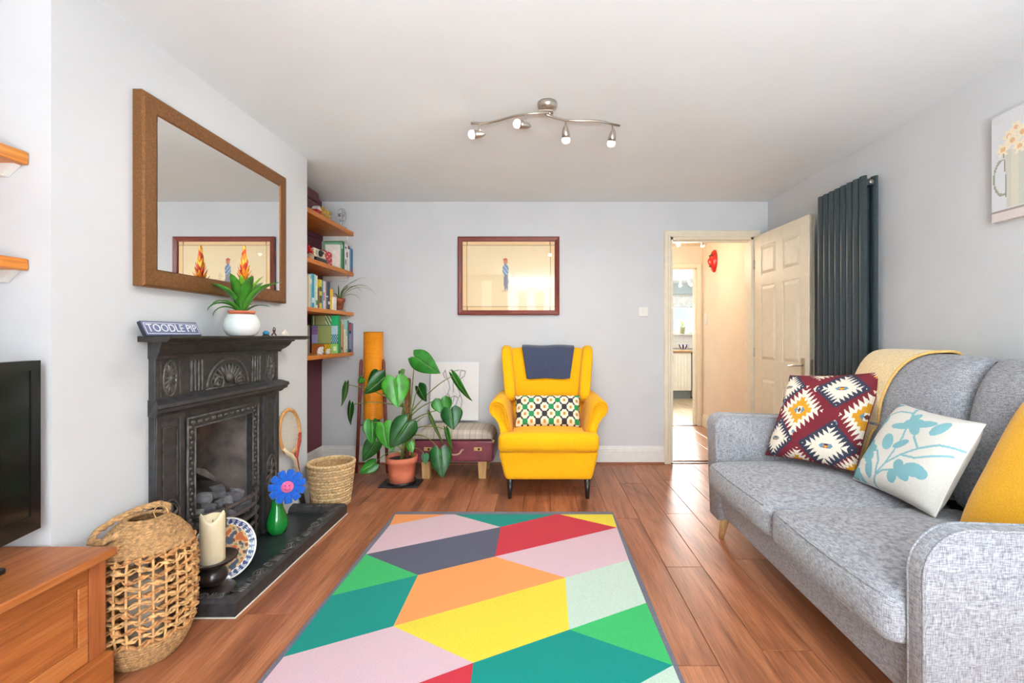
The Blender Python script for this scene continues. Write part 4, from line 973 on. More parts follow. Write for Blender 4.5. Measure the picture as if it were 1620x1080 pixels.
# second shelf
p = Vector((-1.72, 3.37, SH[1][1]))
t = thing('red_ornament', 'bright red tinsel flower ornament on the second alcove shelf', 'ornament', p)
RD = M('red_tinsel', (226, 30, 34), .5, vary=.2, scale=60)
MB().lathe([(.03, .0005), (.028, .01), (.006, .02), (.006, .05)], 14, p).build('base', RD, t, True)
for k in range(30):
    a = k*2.4; e = math.asin(-.2+1.2*k/30); m = MB(); strap(m, p+Vector((0,0,.055)), a, .06, .014, e, .5, 5, .3); m.build('petal', RD, t, True, solid=.001)
cy0, cy1 = ypx(498, -1.685), ypx(518, -1.685); z0 = SH[1][1]+.0005
t = thing('instant_camera', 'cream and black instant camera on the second alcove shelf', 'camera', (-1.71, (cy0+cy1)/2, z0))
CRM = M('camera_cream', (226, 214, 186), .5)
m = MB(); m.prism([(-1.76, z0), (-1.672, z0), (-1.672, z0+.028), (-1.69, z0+.04), (-1.69, z0+.095), (-1.70, z0+.10), (-1.76, z0+.06)], lambda x, z: (x, cy0, z), lambda x, z: (x, cy1-.03, z)); m.build('body', CRM, t, bevel=.003)
MB().box(-1.690, -1.6715, cy0-.001, cy1-.029, z0+.001, z0+.028).build('film_door', BLACKP, t)
m = MB(); m.lathe([(.024, 0), (.026, .004), (.024, .014), (.015, .015), (.012, .008)], 24); m.xf(0, Matrix.Translation((-1.690, cy0+.09, z0+.066)) @ Matrix.Rotation(R(90), 4, 'Y')); m.build('lens', BLACKP, t, True)
MB().box(-1.692, -1.687, cy0+.02, cy0+.05, z0+.05, z0+.085).build('flash', M('flash_window', (170, 190, 170), .2), t); MB().box(-1.692, -1.687, cy0+.13, cy0+.155, z0+.07, z0+.088).build('viewfinder', BLACKP, t)
ry0, ry1 = ypx(513, -1.72), ypx(526, -1.72); rz = zpy(396, 3.68)
t = thing('gift_box', 'red box with white spots behind the instant camera', 'box', (-1.75, (ry0+ry1)/2, z0))
MB().box(-1.80, -1.722, ry0, ry1, z0, rz).build('body', M('spot_red', (190, 36, 48), .5), t, bevel=.002)
for k in range(12):
    yy = ry0+.02+(k % 4)*(ry1-ry0-.04)/3; zz = z0+.02+(k//4)*(rz-z0-.04)/2+(.015 if k % 2 else 0); m = MB(); m.lathe([(.006, 0), (.006, .0012)], 12); m.xf(0, Matrix.Translation((-1.722, yy, zz)) @ Matrix.Rotation(R(90), 4, 'Y')); m.build('spot', WHITEP, t)
book(536.4, 538.8, 387, 1, (236, 230, 218), 'white-covered book beside the red spotted box, second shelf', X=-1.695, depth=.115)
book(538.8, 540.6, 383.5, 1, (120, 170, 130), 'sage green book right of the thick white one, second shelf')
book(540.6, 543.0, 382.5, 1, (66, 138, 86), 'mid green book on the second alcove shelf', band=[(.75, .9, (200, 220, 190))])
book(543.0, 546.0, 382, 1, (40, 100, 56), 'dark green book on the second alcove shelf')
book(547.2, 549.4, 386, 1, (236, 234, 236), 'thin white book with black title, second shelf', band=[(.82, .9, (30, 30, 40)), (.2, .4, (120, 120, 150))])
book(549.4, 552.0, 386.5, 1, (222, 214, 222), 'pale lilac book on the second alcove shelf', band=[(.5, .7, (170, 80, 90))])
book(552.0, 555.2, 388, 1, (240, 232, 210), 'cream book with dark top band on the second shelf', band=[(.85, .98, (60, 50, 46))])
book(555.4, 558.0, 392, 1, (72, 150, 196), 'sky blue book on the second alcove shelf')
book(558.0, 560.6, 394, 1, (48, 96, 150), 'deep blue book last on the second shelf', band=[(.02, .14, (200, 60, 60))])
# top shelf
z0 = SH[0][1]+.0005
t = thing('vanity_case', 'burgundy vintage vanity case at the near end of the top shelf', 'case', (-1.84, 3.42, z0))
BUR = M('burgundy_leatherette', (96, 42, 46), .5, vary=.1, bump=.2)
MB().box(-1.945, -1.76, 3.13, 3.66, z0, z0+.13).build('body', BUR, t, bevel=.02); MB().box(-1.945, -1.76, 3.13, 3.66, z0+.132, z0+.215).build('lid', BUR, t, bevel=.02)
MB().box(-1.762, -1.755, 3.36, 3.42, z0+.11, z0+.15).build('clasp', STEEL, t, bevel=.002)
hy0, hy1 = ypx(502, -1.70), ypx(508, -1.70)
t = thing('toy_house', 'little red model house on the top alcove shelf', 'ornament', (-1.72, (hy0+hy1)/2, z0))
MB().box(-1.745, -1.70, hy0, hy1, z0, z0+.045).build('walls', M('house_red', (186, 44, 34), .6), t)
m = MB(); m.prism([(hy0-.004, z0+.044), (hy1+.004, z0+.044), ((hy0+hy1)/2, z0+.075)], lambda y, z: (-1.748, y, z), lambda y, z: (-1.697, y, z)); m.build('roof', M('roof_white', (226, 220, 214), .7), t)
MB().box(-1.700, -1.699, (hy0+hy1)/2-.01, (hy0+hy1)/2+.01, z0, z0+.025).build('door', BLACKP, t)
GO = M('gold_letter', (206, 164, 74), .4, .5)
for i, (a, b, hh, lb) in enumerate(((510.5, 514, .085, 'first gold ornament letter beside the red model house'), (515, 519, .085, 'middle gold ornament letter on the top shelf'), (520, 525.5, .08, 'last gold ornament letter, nearest the small fan'))):
    y0, y1 = ypx(a, -1.70), ypx(b, -1.70); q = (y1-y0); m = MB()
    if i == 0: m.box(-1.715, -1.70, y0, y0+.25*q, z0, z0+hh); m.box(-1.715, -1.70, y1-.25*q, y1, z0, z0+hh); m.box(-1.715, -1.70, y0+.25*q, y1-.25*q, z0+.4*hh, z0+.6*hh)
    elif i == 1: m.tube([(-1.708, (y0+y1)/2+.4*q*math.cos(2*math.pi*k/20), z0+hh/2+.43*hh*math.sin(2*math.pi*k/20)) for k in range(20)], .0065, 6, closed=True)
    else: m.box(-1.715, -1.70, y0, y0+.22*q, z0, z0+hh); [m.box(-1.715, -1.70, y0+.2*q, y1-.1*k*q, z0+hh*f0, z0+hh*(f0+.2)) for k, f0 in ((0, .8), (2, .4), (0, 0))]
    tag(m.build('gold_letter', GO, bevel=.001), lb, 'ornament', 'gold letters on the top shelf')
fy = ypx(539, -1.72); p = Vector((-1.72, fy, z0))
t = thing('desk_fan', 'small silver desk fan at the far end of the top shelf', 'fan', p)
CH = M('pale_chrome', (214, 216, 218), .25, .8)
MB().lathe([(.048, 0), (.05, .008), (.03, .02), (.012, .024)], 24, p).build('base', CH, t, True); MB().tube([p+Vector((0,0,.02)), p+Vector((0,0,.075))], .008, 8).build('stem', CH, t, True)
fc = p+Vector((.0, 0, .12)); m = MB()
for rr, dx in ((.052, 0), (.052, .025), (.03, .032), (.015, .034)): m.tube([fc+Vector((dx, rr*math.cos(2*math.pi*k/24), rr*math.sin(2*math.pi*k/24))) for k in range(24)], .0016, 5, closed=True)
for k in range(18): a = 2*math.pi*k/18; m.tube([fc+Vector((0, .052*math.cos(a), .052*math.sin(a))), fc+Vector((.025, .052*math.cos(a), .052*math.sin(a))), fc+Vector((.035, .008*math.cos(a), .008*math.sin(a)))], .0011, 4)
m.build('cage', CH, t, True)
for k in range(4):
    m = MB(); m.ball((0, .024, 0), (.002, .022, .014), 10, 6); m.xf(0, Matrix.Translation(fc+Vector((.012, 0, 0))) @ Matrix.Rotation(k*math.pi/2, 4, 'X') @ Matrix.Rotation(.4, 4, 'Y')); m.build('blade', CH, t, True)
MB().tube([fc+Vector((-.02,0,0)), fc+Vector((.014,0,0))], [.016, .012], 12).build('motor', CH, t, True)
# ------------------------------------------------------------------ rug
RX0, RX1, RY0, RY1, RZ = -.919, .474, .95, 2.954, .009
cx = lambda x, y: (400+x/2.25, 780+y/2.25)
RUGC = dict(o=(250, 160, 92), p=(226, 192, 200), t=(0, 146, 132), r=(208, 50, 66), y=(240, 218, 64), s=(94, 94, 112), g=(60, 190, 106), m=(204, 224, 206))
polys = [('o', [(505,75),(692,75),(487,114)]), ('p', [(692,75),(718,75),(882,120),(402,217),(487,114)]), ('t', [(718,75),(1075,75),(882,120)]),
 ('r', [(1075,75),(1092,75),(1296,122),(862,225),(882,120)]), ('y', [(1092,75),(1290,75),(1296,122)]), ('s', [(402,217),(882,120),(862,225),(588,291)]),
 ('p', [(1296,122),(1338,237),(1112,300),(862,225)]), ('g', [(402,217),(588,291),(280,364)]), ('t', [(280,364),(588,291),(500,473),(110,582)]),
 ('o', [(588,291),(862,225),(1112,300),(500,473)]), ('y', [(500,473),(1112,300),(1126,485),(785,603)]), ('m', [(1112,300),(1338,237),(1400,390),(1126,485)]),
 ('g', [(1400,390),(1495,612),(1126,485)])]
def flr(p): q = fl(*cx(*p), RZ); return (max(RX0, min(RX1, q.x)), min(RY1, q.y))
V = lambda *p: flr(p)
wp = [(c, [flr(q) for q in pts]) for c, pts in polys]
a1 = V(110, 582); a2 = V(500, 473); a3 = V(785, 603); a4 = V(1126, 485); a5 = V(1495, 612)
q1 = V(590, 675); q2 = V(775, 675); q3 = V(1380, 675)
ex = lambda a, b, x=None, y=None: (x, a[1]+(b[1]-a[1])*(x-a[0])/(b[0]-a[0])) if x is not None else (a[0]+(b[0]-a[0])*(y-a[1])/(b[1]-a[1]), y)
s1 = ex(a3, q1, x=RX0); s2 = ex(a3, q2, y=1.2); s3 = ex(a5, q3, x=s2[0]+.02)
wp += [('p', [a1, a2, a3, s1]), ('r', [a3, s2, (RX0, s2[1]-.25), s1]), ('t', [a4, a5, s3, s2, a3]), ('m', [a5, (RX1, RY0), (s3[0]+.2, RY0), s3]), ('y', [s3, (s3[0]+.2, RY0), (RX0, RY0), (RX0, s2[1]-.25), s2])]
rug = thing('rug', 'flat-woven rug with a multicoloured geometric pattern on the wood floor', 'rug', ((RX0+RX1)/2, (RY0+RY1)/2, .0))
MB().box(RX0-.012, RX1+.012, RY0-.012, RY1+.012, .001, RZ-.001).build('binding', FAB('rug_binding', (88, 86, 100), (116, 114, 126), 500), rug, bevel=.002)
for c, pts in wp:
    n = len(pts); m = MB(); ar = sum(pts[i][0]*pts[(i+1)%n][1]-pts[(i+1)%n][0]*pts[i][1] for i in range(n)); pts = pts if ar > 0 else pts[::-1]
    m.prism(pts, lambda x, y: (x, y, RZ-.002), lambda x, y: (x, y, RZ)); col = RUGC[c]
    m.build('colour_patch', FAB('rug_'+c, var(col, .86), var(col, .99), 600, .95, (1, .4, 1), .25, sheen=.1), rug)
# ------------------------------------------------------------------ floor lamp with orange drum
p = Vector((-1.40, 3.86, 0))
t = thing('floor_lamp', 'tall lamp with an orange cylinder shade held between mahogany legs', 'floor lamp', p)
ORS = FAB('orange_shade', (220, 126, 22), (240, 154, 40), 260, .38, (1, 1, .05), .08, sheen=0)
MB().lathe([(.079, .45), (.079, 1.185), (.076, 1.185), (.076, .45)], 36, p, False, False).build('shade', ORS, t, True)
m = MB()
for z in (.452, 1.183): m.tube([p+Vector((.078*math.cos(2*math.pi*k/32), .078*math.sin(2*math.pi*k/32), z)) for k in range(32)], .003, 6, closed=True)
m.build('shade_ring', M('brass_ring', (190, 140, 70), .4, .6), t, True)
for a in (math.radians(195), math.radians(-15), math.radians(90)):
    d = Vector((math.cos(a), math.sin(a), 0)); MB().tube([p+d*(.135 if a != math.radians(90) else .12), p+d*.118+Vector((0,0,.4)), p+d*.098+Vector((0,0,.93)), p+d*.096+Vector((0,0,.955))], [.013, .0145, .0135, .008], 10).build('leg', MAHOG, t, True)
m = MB()
for z in (.40, .80):
    for a in (math.radians(195), math.radians(-15), math.radians(90)): d = Vector((math.cos(a), math.sin(a), 0)); m.tube([p+Vector((0,0,z)), p+d*.115+Vector((0,0,z))], .006, 6)
m.build('spreader', MAHOG, t, True)
# ------------------------------------------------------------------ monstera
pp = Vector((-1.06, 3.53, 0))
sl = tag(MB().box(pp.x-.155, pp.x+.145, pp.y-.09, pp.y+.10, .0005, .012).build('slate_tile', M('black_slate', (44, 42, 46), .5, vary=.3, scale=20, bump=.4, bscale=40), bevel=.002), 'black slate tile under the terracotta plant pot', 'tile')
t = thing('cheese_plant', 'large cheese plant with heart-shaped leaves climbing a moss pole in terracotta pot', 'potted plant', pp+Vector((0,0,.0125)))
MB().lathe([(.095, .0125), (.11, .014), (.113, .035), (.105, .035), (.09, .02)], 32, pp).build('saucer', BLACKP, t, True)
MB().lathe([(.09, .021), (.098, .10), (.108, .175), (.117, .177), (.12, .222), (.112, .222), (.106, .19)], 36, pp).build('pot', M('salmon_terracotta', (222, 126, 92), .7, vary=.05, bump=.08), t, True)
MB().lathe([(.108, .198), (.05, .205), (.01, .205)], 24, pp).build('soil', SOIL, t, True)
pt = at(646, 598, 3.55)
MB().tube([pp+Vector((.03, .02, .195)), pp+Vector((.03, .022, .5)), Vector((pt.x, pt.y, pt.z-.01)), pt], [.021, .022, .021, .014], 10).build('moss_pole', M('coir', (132, 82, 54), .95, vary=.3, scale=60, bump=1, bscale=160), t, True)
STM = M('vine_stem', (124, 134, 66), .6, vary=.2, scale=40); LF = [M('leaf_deep', (20, 84, 26), .36, vary=.25, scale=16, coat=.08), M('leaf_mid', (38, 120, 28), .36, vary=.22, scale=16, coat=.08), M('leaf_bright', (62, 150, 34), .36, vary=.2, scale=16, coat=.08), M('leaf_back', (96, 130, 66), .5, vary=.15, scale=16)]
VEIN = M('leaf_vein', (130, 176, 92), .4)
for k in range(3):
    a = k*2.1; MB().tube([pp+Vector((.03+.05*math.cos(a), .02+.05*math.sin(a), .2)), pp+Vector((.03+.036*math.cos(a+.4), .02+.036*math.sin(a+.4), .36)), pp+Vector((.035+.034*math.cos(a+1), .02+.034*math.sin(a+1), .55)), Vector((pt.x+.03*math.cos(a+1.5), pt.y+.03*math.sin(a+1.5), pt.z-.1-.1*k))], [.012, .011, .010, .006], 8).build('vine_stem', STM, t, True)
def heart(base, tip, side, up, wd, curl=.12, fold=.25, n=14, ms=6):
    """heart leaf blade from petiole joint to tip; lobes reach back behind the joint"""
    ax_ = tip-base; ln = ax_.length; ax_.normalize(); vs = []; fs = []
    def hw(s): return wd*(math.sin(math.pi*min(1, s)**.62)**.85) if s > 0 else 0
    for sgn in (-1, 1):
        b = len(vs)
        for i in range(n+1):
            s = i/n; q = -.20+1.20*s
            lo = 0 if q >= 0 else wd*.30*(-q/.20)**1.6; hi = max(hw(.02+.98*s), lo)
            if i == 0: lo = hi = wd*.46
            for j in range(ms+1):
                d = lo+(hi-lo)*j/ms; z = .45*fold*abs(d)-curl*ln*(max(0, q)**2)-.35*abs(d)**2/max(wd, .001)
                vs.append(base+ax_*(q*ln)+side*(sgn*d)+up*z)
        for i in range(n):
            for j in range(ms):
                a = b+i*(ms+1)+j; f = (a, a+1, a+ms+2, a+ms+1); fs.append(f if sgn > 0 else f[::-1])
    return vs, fs
def leafpx(bpx, tpx, wpx, Y, mat, dY=-.03, yaw=0.0, curl=.12, fold=.3, pet=None, bY=None):
    base = at(bpx[0], bpx[1], bY or Y); tip = at(tpx[0], tpx[1], (bY or Y)+dY); ax_ = (tip-base).normalized(); view = Vector((base.x*-1, -base.y, ZC-base.z+.5)).normalized()
    up = (view-ax_*view.dot(ax_)).normalized(); up = Quaternion(ax_, yaw) @ up; side = ax_.cross(up)
    w_ = wpx*.57*Y/F; m = MB(); v, f = heart(base, tip, side, up, w_, curl, fold); m.add(v, f); lf = m.build('leaf', mat, t, True, solid=.0012)
    L0 = (tip-base).length; m = MB(); m.tube([base+ax_*(L0*k/8)-up*(curl*L0*(k/8)**2-.0016) for k in range(8)], [.0022*(1-.08*k) for k in range(8)], 5); m.build('midrib', VEIN, lf, True)
    src = at(pet[0], pet[1], 3.53) if pet else at(645, 690, 3.53)
    midp = src.lerp(base, .5)+Vector((0, 0, .06 if base.z > src.z-.05 else .10))
    pts = []
    for k in range(9): q = k/8; pts.append(src*(1-q)**2+midp*2*q*(1-q)+base*q*q)
    MB().tube(pts, [.0052-.0026*k/8 for k in range(9)], 6).build('petiole', STM, t, True)
leafpx((657, 565), (695, 590), 30, 3.42, LF[1], -.06, .2, .10, .2, (650, 640))
leafpx((625, 600), (630, 645), 38, 3.36, LF[2], -.04, 0, .12, .35, (643, 660))
leafpx((608, 596), (577, 625), 27, 3.45, LF[0], -.05, -.5, .1, .2, (642, 650))
leafpx((597, 592), (580, 610), 22, 3.62, LF[0], .03, .3, .1, .2, (642, 650))
leafpx((662, 612), (672, 636), 24, 3.50, LF[0], -.03, .9, .15, .2, (650, 660))
leafpx((698, 632), (706, 656), 30, 3.44, LF[1], -.03, -.2, .1, .2, (648, 660))
leafpx((713, 648), (717, 680), 31, 3.38, LF[0], -.04, .15, .1, .25, (648, 668))
leafpx((717, 594), (741, 638), 17, 3.46, LF[1], -.03, 1.0, .18, .5, (652, 650))
leafpx((548, 608), (546, 644), 15, 3.50, LF[0], .02, -1.0, .2, .5, (642, 645))
leafpx((555, 640), (549, 674), 15, 3.46, LF[0], .02, .9, .2, .5, (642, 645))
leafpx((645, 668), (617, 709), 36, 3.33, LF[0], -.05, -.1, .1, .3, (644, 675))
leafpx((607, 672), (612, 709), 30, 3.38, LF[2], -.05, .35, .1, .3, (643, 690))
leafpx((588, 668), (590, 704), 24, 3.42, LF[1], -.04, -.4, .12, .3, (642, 690))
leafpx((594, 698), (574, 732), 24, 3.46, LF[0], -.03, -.3, .14, .3, (641, 712))
leafpx((593, 733), (568, 747), 20, 3.46, LF[1], -.06, .2, .2, .3, (640, 718))
leafpx((696, 712), (699, 756), 31, 3.36, LF[0], -.05, .1, .12, .3, (650, 690))
leafpx((706, 680), (712, 716), 13, 3.40, LF[1], -.02, 1.0, .18, .5, (650, 680))
leafpx((680, 657), (700, 708), 10, 3.48, LF[3], -.03, 1.1, .1, .5, (650, 680))
leafpx((648, 700), (652, 716), 13, 3.40, LF[2], -.02, .2, .1, .2, (644, 715))
leafpx((672, 719), (672, 735), 13, 3.46, M('leaf_new', (70, 140, 100), .4), -.02, .6, .2, .5, (650, 712))
leafpx((634, 586), (638, 594), 11, 3.60, LF[3], -.01, .5, .1, .2, (645, 640))
leafpx((573, 598), (566, 606), 11, 3.58, LF[1], 0, .4, .1, .2, (640, 645))
leafpx((618, 700), (622, 714), 12, 3.48, LF[2], -.02, -.2, .1, .2, (640, 720))
# ------------------------------------------------------------------ suitcase seat with drawing on it
sx0, sx1, sy0, sy1 = -1.005, -.36, 3.64, 4.02
t = thing('suitcase_seat', 'burgundy vintage suitcase on wooden legs with a plaid cushion top', 'stool', ((sx0+sx1)/2, (sy0+sy1)/2, 0))
BURG = M('burgundy_hide', (128, 56, 70), .32, vary=.15, scale=12, bump=.15, bscale=80, coat=.3)
MB().box(sx0, sx1, sy0, sy1, .14, .318).build('case', BURG, t, bevel=.022, bseg=3)
PLA = None
def plaid(u, v):
    a = (u*6.5) % 1; b = (v*4) % 1; c = [206, 194, 180]
    if a < .12: c = [196, 181, 163]
    elif a < .3: c = [216, 204, 188]
    elif abs(a-.6) < .03: c = [188, 168, 150]
    if b < .12: c = [x*.93 for x in c]
    elif abs(b-.6) < .04: c = [x*.88 for x in c]
    return tuple(c)
m = MB()
def ctop(u, v):
    s = (1-abs(2*u-1)**8)**.5 if True else 1; k = (1-abs(2*v-1)**8)**.5; return (sx0+.006+(sx1-sx0-.012)*u, sy0+.004+(sy1-sy0-.008)*v, .318+.078*s*k)
m.grid(ctop, 70, 44, plaid); m.build('cushion', PRINT('plaid_cloth', .9, .25), t, True)
m = MB(); m.tube([(sx0+.02, sy0+.002, .32), (sx1-.02, sy0+.002, .32)], .006, 8); m.build('piping', M('dark_piping', (70, 34, 40), .6), t, True)
for x in (sx0+.06, sx1-.13):
    for y in (sy0+.03, sy1-.09):
        m = MB(); m.prism([(0, .14), (.072, .14), (.066, .0), (.006, .0)], lambda a, z: (x+a, y, z), lambda a, z: (x+a, y+.06, z)); m.build('leg', OAK, t, bevel=.002)
BRS = M('aged_brass', (206, 176, 116), .35, .5)
for x in (-.885, -.485):
    k = MB().box(x-.032, x+.032, sy0-.006, sy0+.002, .232, .262).build('latch', BRS, t, bevel=.008); m = MB(); m.lathe([(.009, 0), (.009, .004)], 12); m.xf(0, Matrix.Translation((x+.008, sy0-.006, .247)) @ Matrix.Rotation(R(90), 4, 'X')); m.build('lock', M('dark_bronze', (64, 48, 40), .5), k)
MB().tube([(-.765, sy0-.004, .238), (-.762, sy0-.02, .215), (-.74, sy0-.024, .207), (-.65, sy0-.024, .207), (-.628, sy0-.02, .215), (-.615, sy0-.012, .238), (-.60, sy0-.004, .243)], .010, 8).build('handle', M('tan_handle', (176, 138, 118), .4, .3), t, True)
m = MB()
for x in (sx0+.004, sx1-.004): m.ball((x, sy0+.012, .305), (.014, .012, .014), 8, 6)
m.build('corner_cap', BRS, t, True)
# charcoal drawing
dx0, dx1, dz0, dz1 = -.965, -.535, .402, .915
SEG = [[(.30,.86),(.33,.74),(.38,.66),(.40,.55),(.36,.45),(.28,.36),(.24,.26)],[(.62,.86),(.60,.74),(.56,.64),(.57,.54),(.62,.44),(.66,.34),(.64,.22)],[(.40,.86),(.45,.84),(.52,.85),(.58,.86)],[(.30,.86),(.26,.80),(.30,.72)],[(.62,.86),(.72,.84),(.70,.76),(.58,.68)],[(.47,.70),(.47,.58),(.48,.48)],[(.36,.45),(.42,.38),(.50,.42),(.58,.38),(.62,.44)],[(.50,.42),(.47,.30),(.40,.20)],[(.58,.38),(.54,.28),(.50,.18)],[(.28,.36),(.34,.26),(.44,.30)]]
def sdist(u, v, a, b):
    ux, uy = b[0]-a[0], b[1]-a[1]; q = max(0, min(1, ((u-a[0])*ux+(v-a[1])*uy)/(ux*ux+uy*uy+1e-9))); return math.hypot(u-a[0]-q*ux, v-a[1]-q*uy)
def sketch(u, v):
    if u < .018 or u > .982 or v < .015 or v > .985: return (238, 238, 240)
    d = min(sdist(u, v, s[i], s[i+1]) for s in SEG for i in range(len(s)-1))
    k = 1 if d > .016 else .62+.38*(d/.016)
    if d > .016 and .26 < u < .7 and .2 < v < .8 and math.sin(u*90+v*50) > .86: k = .9
    return (236*k, 232*k, 230*k)
t = thing('charcoal_drawing', 'charcoal figure drawing on white board propped on the plaid cushion', 'drawing', ((dx0+dx1)/2, 4.03, dz0))
def lean(z): return 4.035+.055*(z-dz0)/(dz1-dz0)
m = MB(); m.add([(x, lean(z)+d, z) for d in (0, .005) for (x, z) in ((dx0,dz0),(dx1,dz0),(dx1,dz1),(dx0,dz1))], [(3,2,1,0),(4,5,6,7),(0,1,5,4),(1,2,6,5),(2,3,7,6),(3,0,4,7)]); m.build('mount_board', WHITEP, t)
MB().grid(lambda u, v: (dx0+(dx1-dx0)*u, lean(dz0+(dz1-dz0)*v)-.0008, dz0+(dz1-dz0)*v), 84, 100, sketch).build('sheet', PRINT('drawing_paper', .35, coat=.4), t)
# ------------------------------------------------------------------ framed print on the back wall
fx0, fx1, fz0, fz1 = at(724, 0, 4.08).x, at(885, 0, 4.08).x, at(0, 498, 4.08).z, at(0, 374, 4.08).z; fw = .042
t = thing('framed_print', 'mahogany framed print of a small standing figure on the back wall', 'picture', ((fx0+fx1)/2, YB-.02, fz0))
pf = [(0, 0), (0, .024), (.010, .030), (fw-.006, .022), (fw, .018), (fw, 0)]
cs = [(fx0, fz0), (fx1, fz0), (fx1, fz1), (fx0, fz1)]
for k in range(4):
    m = MB(); n = len(pf); vs = []
    for c_, i_ in ((cs[k], ins[k]), (cs[(k+1)%4], ins[(k+1)%4])):
        for d, o_ in pf: vs.append((c_[0]+i_[0]*d, YB-.003-o_, c_[1]+i_[1]*d))
    m.add(vs, [(j, n+j, n+(j+1)%n, (j+1)%n) for j in range(n)]+[tuple(range(n)), tuple(range(n, 2*n))[::-1]]); m.build('frame_side', MAHOGX if k % 2 == 0 else MAHOG, t)
def blob(u, v, cx_, cy_, rx, ry): return ((u-cx_)/rx)**2+((v-cy_)/ry)**2 < 1
def printc(u, v):
    if u < .055 or u > .945 or v < .06 or v > .935:
        if min(abs(u-.053), abs(u-.947), abs(v-.058), abs(v-.937)) < .004: return (170, 140, 104)
        return (244, 212, 164)
    if blob(u, v, .466, .70, .022, .03): return (196, 128, 96)
    if blob(u, v, .466, .735, .024, .018): return (190, 84, 66)
    if blob(u, v, .468, .59, .034, .085): return (112, 140, 170) if math.sin(u*160+v*90) > -.3 else (180, 196, 206)
    if blob(u, v, .462, .42, .014, .13) or blob(u, v, .485, .42, .012, .13): return (150, 146, 160)
    if blob(u, v, .55, .50, .022, .05) and math.sin(u*300)*math.sin(v*160) > .1: return (214, 190, 160)
    if blob(u, v, .475, .285, .06, .012): return (216, 196, 160)
    return (240, 220, 182)
gx0, gx1, gz0, gz1 = fx0+fw-.004, fx1-fw+.004, fz0+fw-.004, fz1-fw+.004
MB().grid(lambda u, v: (gx0+(gx1-gx0)*u, YB-.008, gz0+(gz1-gz0)*v), 150, 110, printc).build('print_sheet', PRINT('art_paper', .8), t)
m = MB(); m.add([(gx0, YB-.0125, gz0), (gx1, YB-.0125, gz0), (gx1, YB-.0125, gz1), (gx0, YB-.0125, gz1)], [(0,1,2,3)]); m.build('glass', PANE('picture_glass', .02, .0), t)
# canvas on the right wall
ky0, ky1, kz0, kz1 = 1.35, 2.047, 1.66, 2.13; KX = XR-.032
def canvas(u, v):                               # u runs from the far edge towards the camera
    if v < .10: return (232, 220, 216) if v < .085 else (176, 158, 150)
    x = u*.7; z = v*.47
    for (cx_, cz_, r) in ((.05,.31,.032),(.09,.335,.034),(.075,.36,.03),(.12,.30,.032),(.13,.355,.035),(.165,.335,.032),(.155,.38,.03),(.20,.37,.03),(.19,.315,.03),(.105,.385,.03),(.24,.395,.03)):
        d = math.hypot(x-cx_, z-cz_)
        if d < r*.33: return (234, 188, 142)
        if d < r and math.cos(6*math.atan2(z-cz_, x-cx_))*.25+.8 > d/r: return (248, 234, 204)
    jw = .062+.012*((z-.05)/.24)**2
    if .05 < z < .30 and abs(x-.125) < jw: return (150, 150, 138) if abs(x-.125) > jw-.004 else ((214, 212, 198) if math.sin(x*90+2) > -.4 else (224, 220, 200))
    if .11 < z < .27 and abs(math.hypot((x-.055)/.045, (z-.19)/.08)-1) < .09 and x < .07: return (170, 166, 150)
    if .03 < z < .30 and abs(x-.27-.25*(z-.1)) < .005*(1+math.sin(z*60)): return (140, 166, 84)
    if blob(x, z, .33, .13, .07, .08): return (204, 214, 216)
    return (226, 227, 228)
t = thing('canvas_picture', 'unframed canvas painting of daffodils in an enamel jug on the right wall', 'picture', (XR-.015, (ky0+ky1)/2, kz0))
MB().box(KX+.001, XR-.001, ky0, ky1, kz0, kz1).build('stretcher', M('canvas_edge', (226, 218, 214), .85), t)
MB().grid(lambda u, v: (KX, ky1-(ky1-ky0)*u, kz0+(kz1-kz0)*v), 140, 100, canvas).build('canvas', PRINT('canvas_print', .8, .12), t)
# ------------------------------------------------------------------ vertical radiator
RAD = M('anthracite_enamel', (62, 74, 80), .38, .25, .08, 60)
ry0, ry1, rzb, rzt = 2.722, 3.19, .30, 2.115
t = thing('vertical_radiator', 'tall anthracite column radiator on the right wall beside the door', 'radiator', (2.0, 2.955, rzb))
n = 8; pw = (ry1-ry0)/n
def col_(x, dp, name):
    for k in range(n):
        y0 = ry0+k*pw+.003; y1 = ry0+(k+1)*pw-.003; ym = (y0+y1)/2; hw = (y1-y0)/2
        pr = [(x+dp, y0), (x+dp, y1)]+[(x+dp-dp*(.35+.65*math.sin(math.pi*(.08+.84*q/8))), y1-(y1-y0)*q/8) for q in range(9)]
        m = MB(); m.prism(pr, lambda a, b: (a, b, rzb), lambda a, b: (a, b, rzt)); m.build(name, RAD, t)
col_(1.945, .022, 'front_column'); col_(2.012, .022, 'rear_column')
m = MB()
for z in (rzb+.04, rzt-.04): m.box(1.967, 2.012, ry0+.004, ry1-.004, z-.018, z+.018)
m.build('header', RAD, t, bevel=.006)
for z in (rzb+.04, rzt-.04): m = MB(); m.lathe([(.013, 0), (.013, .008), (.008, .010)], 16); m.xf(0, Matrix.Translation((1.99, ry0+.004, z)) @ Matrix.Rotation(R(90), 4, 'X')); m.build('plug', STEEL, t, True)
m = MB()
for z in (.55, 1.9): m.box(2.030, XR-.001, 2.93, 2.98, z-.03, z+.03)
m.build('wall_bracket', RAD, t)
for y in (ry0+.08, ry1-.08): MB().tube([(1.99, y, .0), (1.99, y, rzb+.03)], .008, 8).build('pipe', STEEL, t, True)
